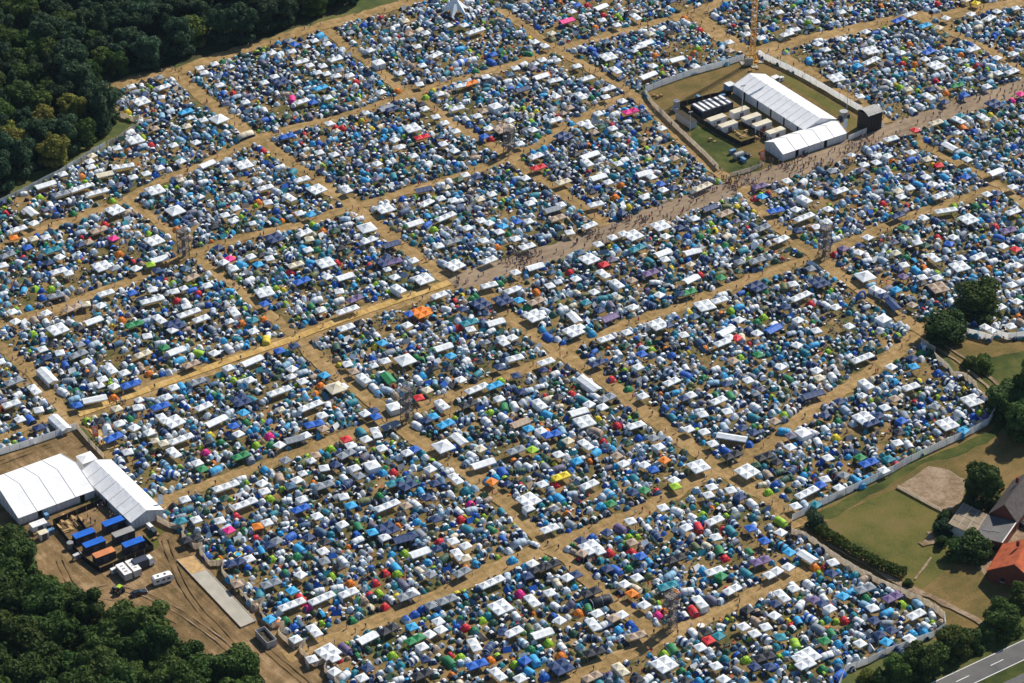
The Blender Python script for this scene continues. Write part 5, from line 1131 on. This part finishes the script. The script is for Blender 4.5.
# camp furniture in the gaps
TENTREC = len(REC)
for _ in range(26000):
    x, y = rnd()
    if not ok(x, y, .3, .85, False): continue
    u = random.random(); rz = random.uniform(0, 6.28)
    c = random.choice('DDDDDNNBRgGSSTO')
    if u < .6: add_item('camping_chair', x, y, rz, geo(('c', c), lambda: chair_geo(c)), name_col(c) + ' folding chair', name_col(c) + ' chair', .4)
    elif u < .78: c = random.choice('WSwXD'); add_item('camping_table', x, y, rz, geo(('tb', c), lambda: table_geo(c)), name_col(c) + ' camping table', name_col(c) + ' table', .6)
    else: c = random.choice('BRBGWLNO'); add_item('cool_box', x, y, rz, geo(('cb', c), lambda: cool_geo(c)), name_col(c) + ' cool box', name_col(c) + ' cool box', .4)
    if len(REC) - TENTREC > 7000: break
print('all', len(REC))

# people -----------------------------------------------------------------
def person_mesh(pose, shirt, legs, hair):
    me = bpy.data.meshes.new('tmp')
    s = {0: (.10, .0), 1: (.22, .22), 2: (.05, .1)}[pose]
    J = dict(pel=(0, 0, .95), chest=(0, 0, 1.32), neck=(0, 0, 1.5), head=(0, .02, 1.62), top=(0, .02, 1.72),
      lh=(-.1, 0, .9), lk=(-.12, s[0], .5), la=(-.12, s[0] - .05, .08), lt=(-.12, s[0] + .14, .04), rh=(.1, 0, .9), rk=(.12, -s[1] * .3, .5), ra=(.12, -s[1], .08), rt=(.12, -s[1] + .18, .04),
      ls=(-.19, 0, 1.42), le=(-.27, -s[0] * .5, 1.14), lw=(-.28, .08 if pose != 2 else .3, .90 if pose != 2 else 1.15), rs=(.19, 0, 1.42), re=(.27, s[1] * .3, 1.14), rw=(.28, .16, .92))
    rad = dict(pel=.15, chest=.16, neck=.06, head=.10, top=.07, lh=.09, lk=.06, la=.045, lt=.04, rh=.09, rk=.06, ra=.045, rt=.04, ls=.065, le=.045, lw=.035, rs=.065, re=.045, rw=.035)
    ks = list(J); Ed = [('pel','chest'),('chest','neck'),('neck','head'),('head','top'),('pel','lh'),('lh','lk'),('lk','la'),('la','lt'),('pel','rh'),('rh','rk'),('rk','ra'),('ra','rt'),('chest','ls'),('ls','le'),('le','lw'),('chest','rs'),('rs','re'),('re','rw')]
    me.from_pydata([J[k] for k in ks], [(ks.index(a), ks.index(b)) for a, b in Ed], [])
    o = bpy.data.objects.new('tmp', me); COL.objects.link(o)
    md = o.modifiers.new('s', 'SKIN'); 
    for i, k in enumerate(ks): me.skin_vertices[0].data[i].radius = (rad[k], rad[k] * (.72 if k in ('pel', 'chest') else 1))
    me.skin_vertices[0].data[0].use_root = True
    dg = bpy.context.evaluated_depsgraph_get(); ev = o.evaluated_get(dg); m2 = bpy.data.meshes.new_from_object(ev)
    bpy.data.objects.remove(o); m2.name = 'person'; m2.materials.clear()
    for m in (FAB[PIDX[shirt]], FAB[PIDX[legs]], M['skin'], M['hair'] if hair else M['corr_rib']): m2.materials.append(m)
    for p in m2.polygons:
        z = p.center.z; x = abs(p.center.x)
        p.material_index = 3 if z > 1.66 or (z > 1.56 and p.center.y < -.02) else 2 if z > 1.5 else 2 if x > .215 and z < 1.28 else 0 if z > .96 else 1 if z > .5 else 2
        p.use_smooth = True
    return m2
PPL = []
OUT = [('W','s'),('D','D'),('N','D'),('D','N'),('X','N'),('W','N'),('D','s'),('S','X'),('s','D'),('g','S'),('R','N'),('D','X'),('v','D'),('C','D')]
PM = {}
def add_person(x, y):
    i = random.randrange(len(OUT)); k = (random.randrange(3), i)
    if k not in PM: PM[k] = person_mesh(k[0], OUT[i][0], OUT[i][1], i % 3)
    a, b = OUT[i]; act = ('standing', 'walking', 'gesturing')[k[0]]
    PPL.append(dict(x=x, y=y, rz=random.uniform(0, 6.28), me=PM[k], look=f'{act} person in {name_col(a)} top and {name_col(b)} shorts', short='person'))
for (kd, w, p) in ROADS:
    for a, b in zip(p, p[1:]):
        L = math.hypot(b[0] - a[0], b[1] - a[1]); dens = .5 if kd == 'm' else .13
        for _ in range(int(L * dens * random.uniform(.5, 1.5) + .5)):
            t = random.random(); nx, ny = -(b[1] - a[1]) / L, (b[0] - a[0]) / L; o = random.uniform(-w, w) * .9
            x, y = a[0] + (b[0] - a[0]) * t + nx * o, a[1] + (b[1] - a[1]) * t + ny * o
            pp = pix(x, y)
            if -5 < pp[0] < 1029 and -5 < pp[1] < 690: add_person(x, y)
def crowd(px, py, sx, sy, n):
    for _ in range(n):
        x, y = P(random.gauss(px, sx), random.gauss(py, sy)); add_person(x, y)
for _ in range(5200):
    x, y = rnd()
    if ok(x, y, .12, 1.0, False): add_person(x, y)
    if len(PPL) > 2200: break
crowd(737, 184, 16, 4, 70); crowd(800, 166, 22, 4, 60); crowd(868, 146, 12, 4, 40); crowd(640, 222, 14, 3, 30); crowd(523, 258, 9, 5, 45); crowd(600, 238, 12, 4, 30)
crowd(106, 505, 6, 3, 16); crowd(112, 518, 3, 3, 8); crowd(762, 136, 5, 3, 18); crowd(88, 520, 4, 3, 5); crowd(120, 404, 5, 2, 10)
# ------------------------------------------------------------------ turn the records into objects: nearest 300 of each kind singly, the rest as one mass
MESHC = {}
def part_mesh(key, i, part):
    k = (key, i)
    if k not in MESHC:
        nm, V, Fs, Cs = part; uc = sorted(set(Cs)); mb = MB(); mb.add(V, Fs, [uc.index(c) for c in Cs])
        MESHC[k] = mb.mesh(nm, [FAB[PIDX[c]] for c in uc], smooth=nm == 'flysheet' and key[0] == 't')
    return MESHC[k]
by = {}
for r in REC: by.setdefault(r['kind'], []).append(r)
GROUP = {'dome_tent': 'dome tents of the camp', 'tunnel_tent': 'tunnel tents of the camp', 'ridge_tent': 'ridge tents of the camp', 'canopy_tent': 'canopies of the camp', 'party_tent': 'long party tents of the camp', 'camping_chair': 'folding chairs among the tents', 'camping_table': 'camping tables among the tents', 'cool_box': 'cool boxes among the tents', 'star_tent': None}
CATN = {'dome_tent': 'tent', 'tunnel_tent': 'tent', 'ridge_tent': 'tent', 'star_tent': 'tent', 'canopy_tent': 'canopy', 'party_tent': 'party tent', 'camping_chair': 'chair', 'camping_table': 'table', 'cool_box': 'cool box'}
STUFFN = {'dome_tent': 'dome_tents', 'tunnel_tent': 'tunnel_tents', 'ridge_tent': 'ridge_tents', 'canopy_tent': 'canopies', 'party_tent': 'party_tents', 'camping_chair': 'camping_chairs', 'camping_table': 'camping_tables', 'cool_box': 'cool_boxes'}
HASP = {'camping_chair', 'cool_box', 'camping_table'}
for kind, rs in by.items():
    rs.sort(key=lambda r: math.hypot(r['x'], r['y']))
    vis = [r for r in rs if 0 < pix(r['x'], r['y'], 1)[0] < 1024 and 0 < pix(r['x'], r['y'], 1)[1] < 683]
    if len(vis) > 300:
        if kind in ('canopy_tent', 'party_tent'): vis.sort(key=lambda r: math.hypot(r['x'], r['y']) / r['r'] ** .9)
        single = vis[:300]; ids = set(map(id, single)); rest = [r for r in rs if id(r) not in ids]
    else:
        ids = set(map(id, vis)); single = vis; rest = []      # the few beyond the frame edge can go
    for r in single:
        key, parts = r['parts']
        if kind in HASP:
            if key not in MESHC:
                mb = MB(); uc = sorted({c for p in parts for c in p[3]})
                for p in parts: mb.add(p[1], p[2], [uc.index(c) for c in p[3]])
                MESHC[key] = mb.mesh(kind, [FAB[PIDX[c]] for c in uc])
            o = bpy.data.objects.new(kind, MESHC[key]); COL.objects.link(o)
        else:
            o = empty(kind)
            for i, p in enumerate(parts):
                c = bpy.data.objects.new(p[0], part_mesh(key, i, p)); COL.objects.link(c); c.parent = o
        o.location = (r['x'], r['y'], .10); o.rotation_euler.z = r['rz']
        tag(o, None, CATN[kind], GROUP[kind]); pp = pix(r['x'], r['y'], .8)
        PLACED.append(dict(o=o, look=r['look'], short=r['short'], px=pp[0], py=pp[1], kind=kind, zone='camp'))
    if rest:
        Vs = []; Fl = []; Ml = []; n = 0; cache = {}
        for r in rest:
            key, parts = r['parts']
            if key not in cache:
                V = np.array([v for p in parts for v in p[1]], float); Fs = []; b = 0; C = []
                for p in parts:
                    Fs += [tuple(i + b for i in f) for f in p[2]]; b += len(p[1]); C += [PIDX[c] for c in p[3]]
                cache[key] = (V, Fs, C)
            V, Fs, C = cache[key]; ca, sa = math.cos(r['rz']), math.sin(r['rz']); j = random.uniform(.93, 1.08)
            W = V * np.array([1, 1, j]); Vs.append(np.c_[W[:, 0] * ca - W[:, 1] * sa + r['x'], W[:, 0] * sa + W[:, 1] * ca + r['y'], W[:, 2] + .10])
            Fl += [tuple(i + n for i in f) for f in Fs]; Ml += C; n += len(V)
        mb = MB(); mb.v = Vs; mb.f = Fl; mb.m = Ml
        o = mb.build(STUFFN[kind], FAB, smooth=kind == 'tunnel_tent'); tag(o, kind='stuff')
        tag(o, f'many small {STUFFN[kind].replace("_", " ")} filling the distant blocks of the camp', CATN[kind] + 's')
    print(kind, len(single), len(rest))
PPL.sort(key=lambda r: r['y'])
for r in PPL[:300]:
    o = bpy.data.objects.new('person', r['me']); COL.objects.link(o); o.location = (r['x'], r['y'], .16); o.rotation_euler.z = r['rz']
    tag(o, None, 'person', 'people on the tracks and among the tents'); pp = pix(r['x'], r['y'], 1)
    PLACED.append(dict(o=o, look=r['look'], short='person', px=pp[0], py=pp[1], kind='person', zone='camp'))
if len(PPL) > 300:
    bm = bmesh.new(); Vs = []; Fl = []; Ml = []; n = 0; mats = []; 
    for r in PPL[300:]:
        me = r['me']; V = np.empty(len(me.vertices) * 3); me.vertices.foreach_get('co', V); V = V.reshape(-1, 3)
        for m in me.materials:
            if m not in mats: mats.append(m)
        ca, sa = math.cos(r['rz']), math.sin(r['rz']); Vs.append(np.c_[V[:, 0] * ca - V[:, 1] * sa + r['x'], V[:, 0] * sa + V[:, 1] * ca + r['y'], V[:, 2] + .16])
        for p in me.polygons: Fl.append(tuple(i + n for i in p.vertices)); Ml.append(mats.index(me.materials[p.material_index]))
        n += len(V)
    mb = MB(); mb.v = Vs; mb.f = Fl; mb.m = Ml; o = mb.build('crowd', mats); tag(o, 'distant crowd walking along the main street', 'crowd', kind='stuff')
print('people', len(PPL))

# ------------------------------------------------------------------ labels: what it looks like, then its neighbours, until it is the only one
LM = [(407,400,'centre scaffold tower'),(670,610,'lowest scaffold tower'),(824,240,'right scaffold tower'),(184,240,'left scaffold tower'),(509,135,'upper scaffold tower'),(80,480,'left marquees'),(800,110,'compound marquees'),(869,115,'black stage tower'),
      (752,40,'orange crane'),(960,300,'two oaks'),(865,555,'long hedge'),(905,455,'curved white fence'),(215,590,'concrete ramp'),(266,638,'open skip'),(455,12,'white star tent'),(900,640,'bottom right fence corner'),(735,480,'main track crossing'),(850,387,'right track bend'),(545,550,'lower track fork'),(60,170,'left wood'),(250,30,'upper wood'),(120,620,'lower wood')]
def rel(dx, dy):
    a = math.degrees(math.atan2(-dy, dx))
    return ('right of' if -35 < a <= 35 else 'behind' if 35 < a <= 145 else 'in front of' if -145 < a <= -35 else 'left of')
PTS = np.array([(d['px'], d['py']) for d in PLACED]); USE = [i for i, d in enumerate(PLACED) if d['kind'] not in ('person', 'camping_chair', 'cool_box', 'camping_table')]
UP = PTS[USE]; used = {}
SALI = set('red orange yellow lime pink purple cream tan green teal black'.split())
for i, d in enumerate(PLACED):
    dist = np.hypot(UP[:, 0] - d['px'], (UP[:, 1] - d['py']) * 1.3)
    near = [USE[j] for j in np.argsort(dist)[:9] if USE[j] != i and PLACED[USE[j]]['zone'] == d['zone']][:7]
    near.sort(key=lambda j: 0 if (PLACED[j]['short'].split()[0] in SALI) else 1)
    nb = [f"{rel(d['px'] - PLACED[j]['px'], d['py'] - PLACED[j]['py'])} {PLACED[j]['short']}" for j in near]
    lm = sorted(LM, key=lambda l: math.hypot(l[0] - d['px'], l[1] - d['py']))[:2]
    lt = [f"near {l[2]}" if math.hypot(l[0] - d['px'], l[1] - d['py']) < 45 else f"{rel(d['px'] - l[0], d['py'] - l[1])} {l[2]}" for l in lm]
    cand = [f"{d['look']} {a}, {t}" for t in lt for a in nb]
    cand += [f"{d['look']} {a} and {b}" for x_, a in enumerate(nb) for b in nb[x_ + 1:] if a != b]
    cand += [f"{d['look']} {a} and {b}, {t}" for x_, a in enumerate(nb) for b in nb[x_ + 1:] if a != b for t in lt]
    cand += [f"{d['short']} {a} and {b}, {t}" for x_, a in enumerate(nb) for b in nb[x_ + 1:] if a != b for t in lt]
    if d['kind'] == 'person':
        cand += [f"{d['look'].replace(' top and ', ' and ').replace(' shorts', '')} {a}, {b}" for a in nb for b in nb + lt if a != b]
        cand += [f"{d['look'].split(' top')[0]} {a}, {b}" for a in nb for b in nb + lt if a != b]
        near2 = sorted((math.hypot(e['px'] - d['px'], e['py'] - d['py']), n_) for n_, e in enumerate(PLACED) if e['kind'] == 'person' and e is not d)[:4]
        cand += [f"{d['look'].split(' top')[0]} {rel(d['px'] - PLACED[n_]['px'], d['py'] - PLACED[n_]['py'])} one in {PLACED[n_]['look'].split(' in ')[1].split(' top')[0]}, {t}" for _, n_ in near2 for t in nb + lt]
    cand += [f"{d['short']} {a}, {t}" for t in lt for a in nb] + [f"{d['look']} {t}" for t in lt] + [f"{d['look']} {a}" for a in nb] + [f"{d['short']} {a}" for a in nb]
    cand = [c for c in cand if len(c.split()) <= 16]
    pick = next((c for c in cand if c not in used), None)
    if pick is None: pick = cand[0] if cand else d['look'] + ' among the tents of the camp'
    used[pick] = used.get(pick, 0) + 1; d['o']['label'] = pick
print('labels', len(used), 'of', len(PLACED))

# ------------------------------------------------------------------ the thin summer haze over the site
hm = bpy.data.materials.new('thin_haze'); hm.use_nodes = True; hn = hm.node_tree; hn.nodes.clear()
ho = hn.nodes.new('ShaderNodeOutputMaterial'); hv = hn.nodes.new('ShaderNodeVolumePrincipled'); hv.inputs['Density'].default_value = HAZE
hv.inputs['Color'].default_value = (.55, .76, 1, 1); hv.inputs['Anisotropy'].default_value = .2
hn.links.new(hv.outputs[0], ho.inputs['Volume'])
hb = MB(); hb.box((0, 3250, 246), (9200, 9700, 496)); ho_ = hb.build('haze', hm); tag(ho_, 'thin bluish summer haze over the whole site', 'haze', kind='stuff')
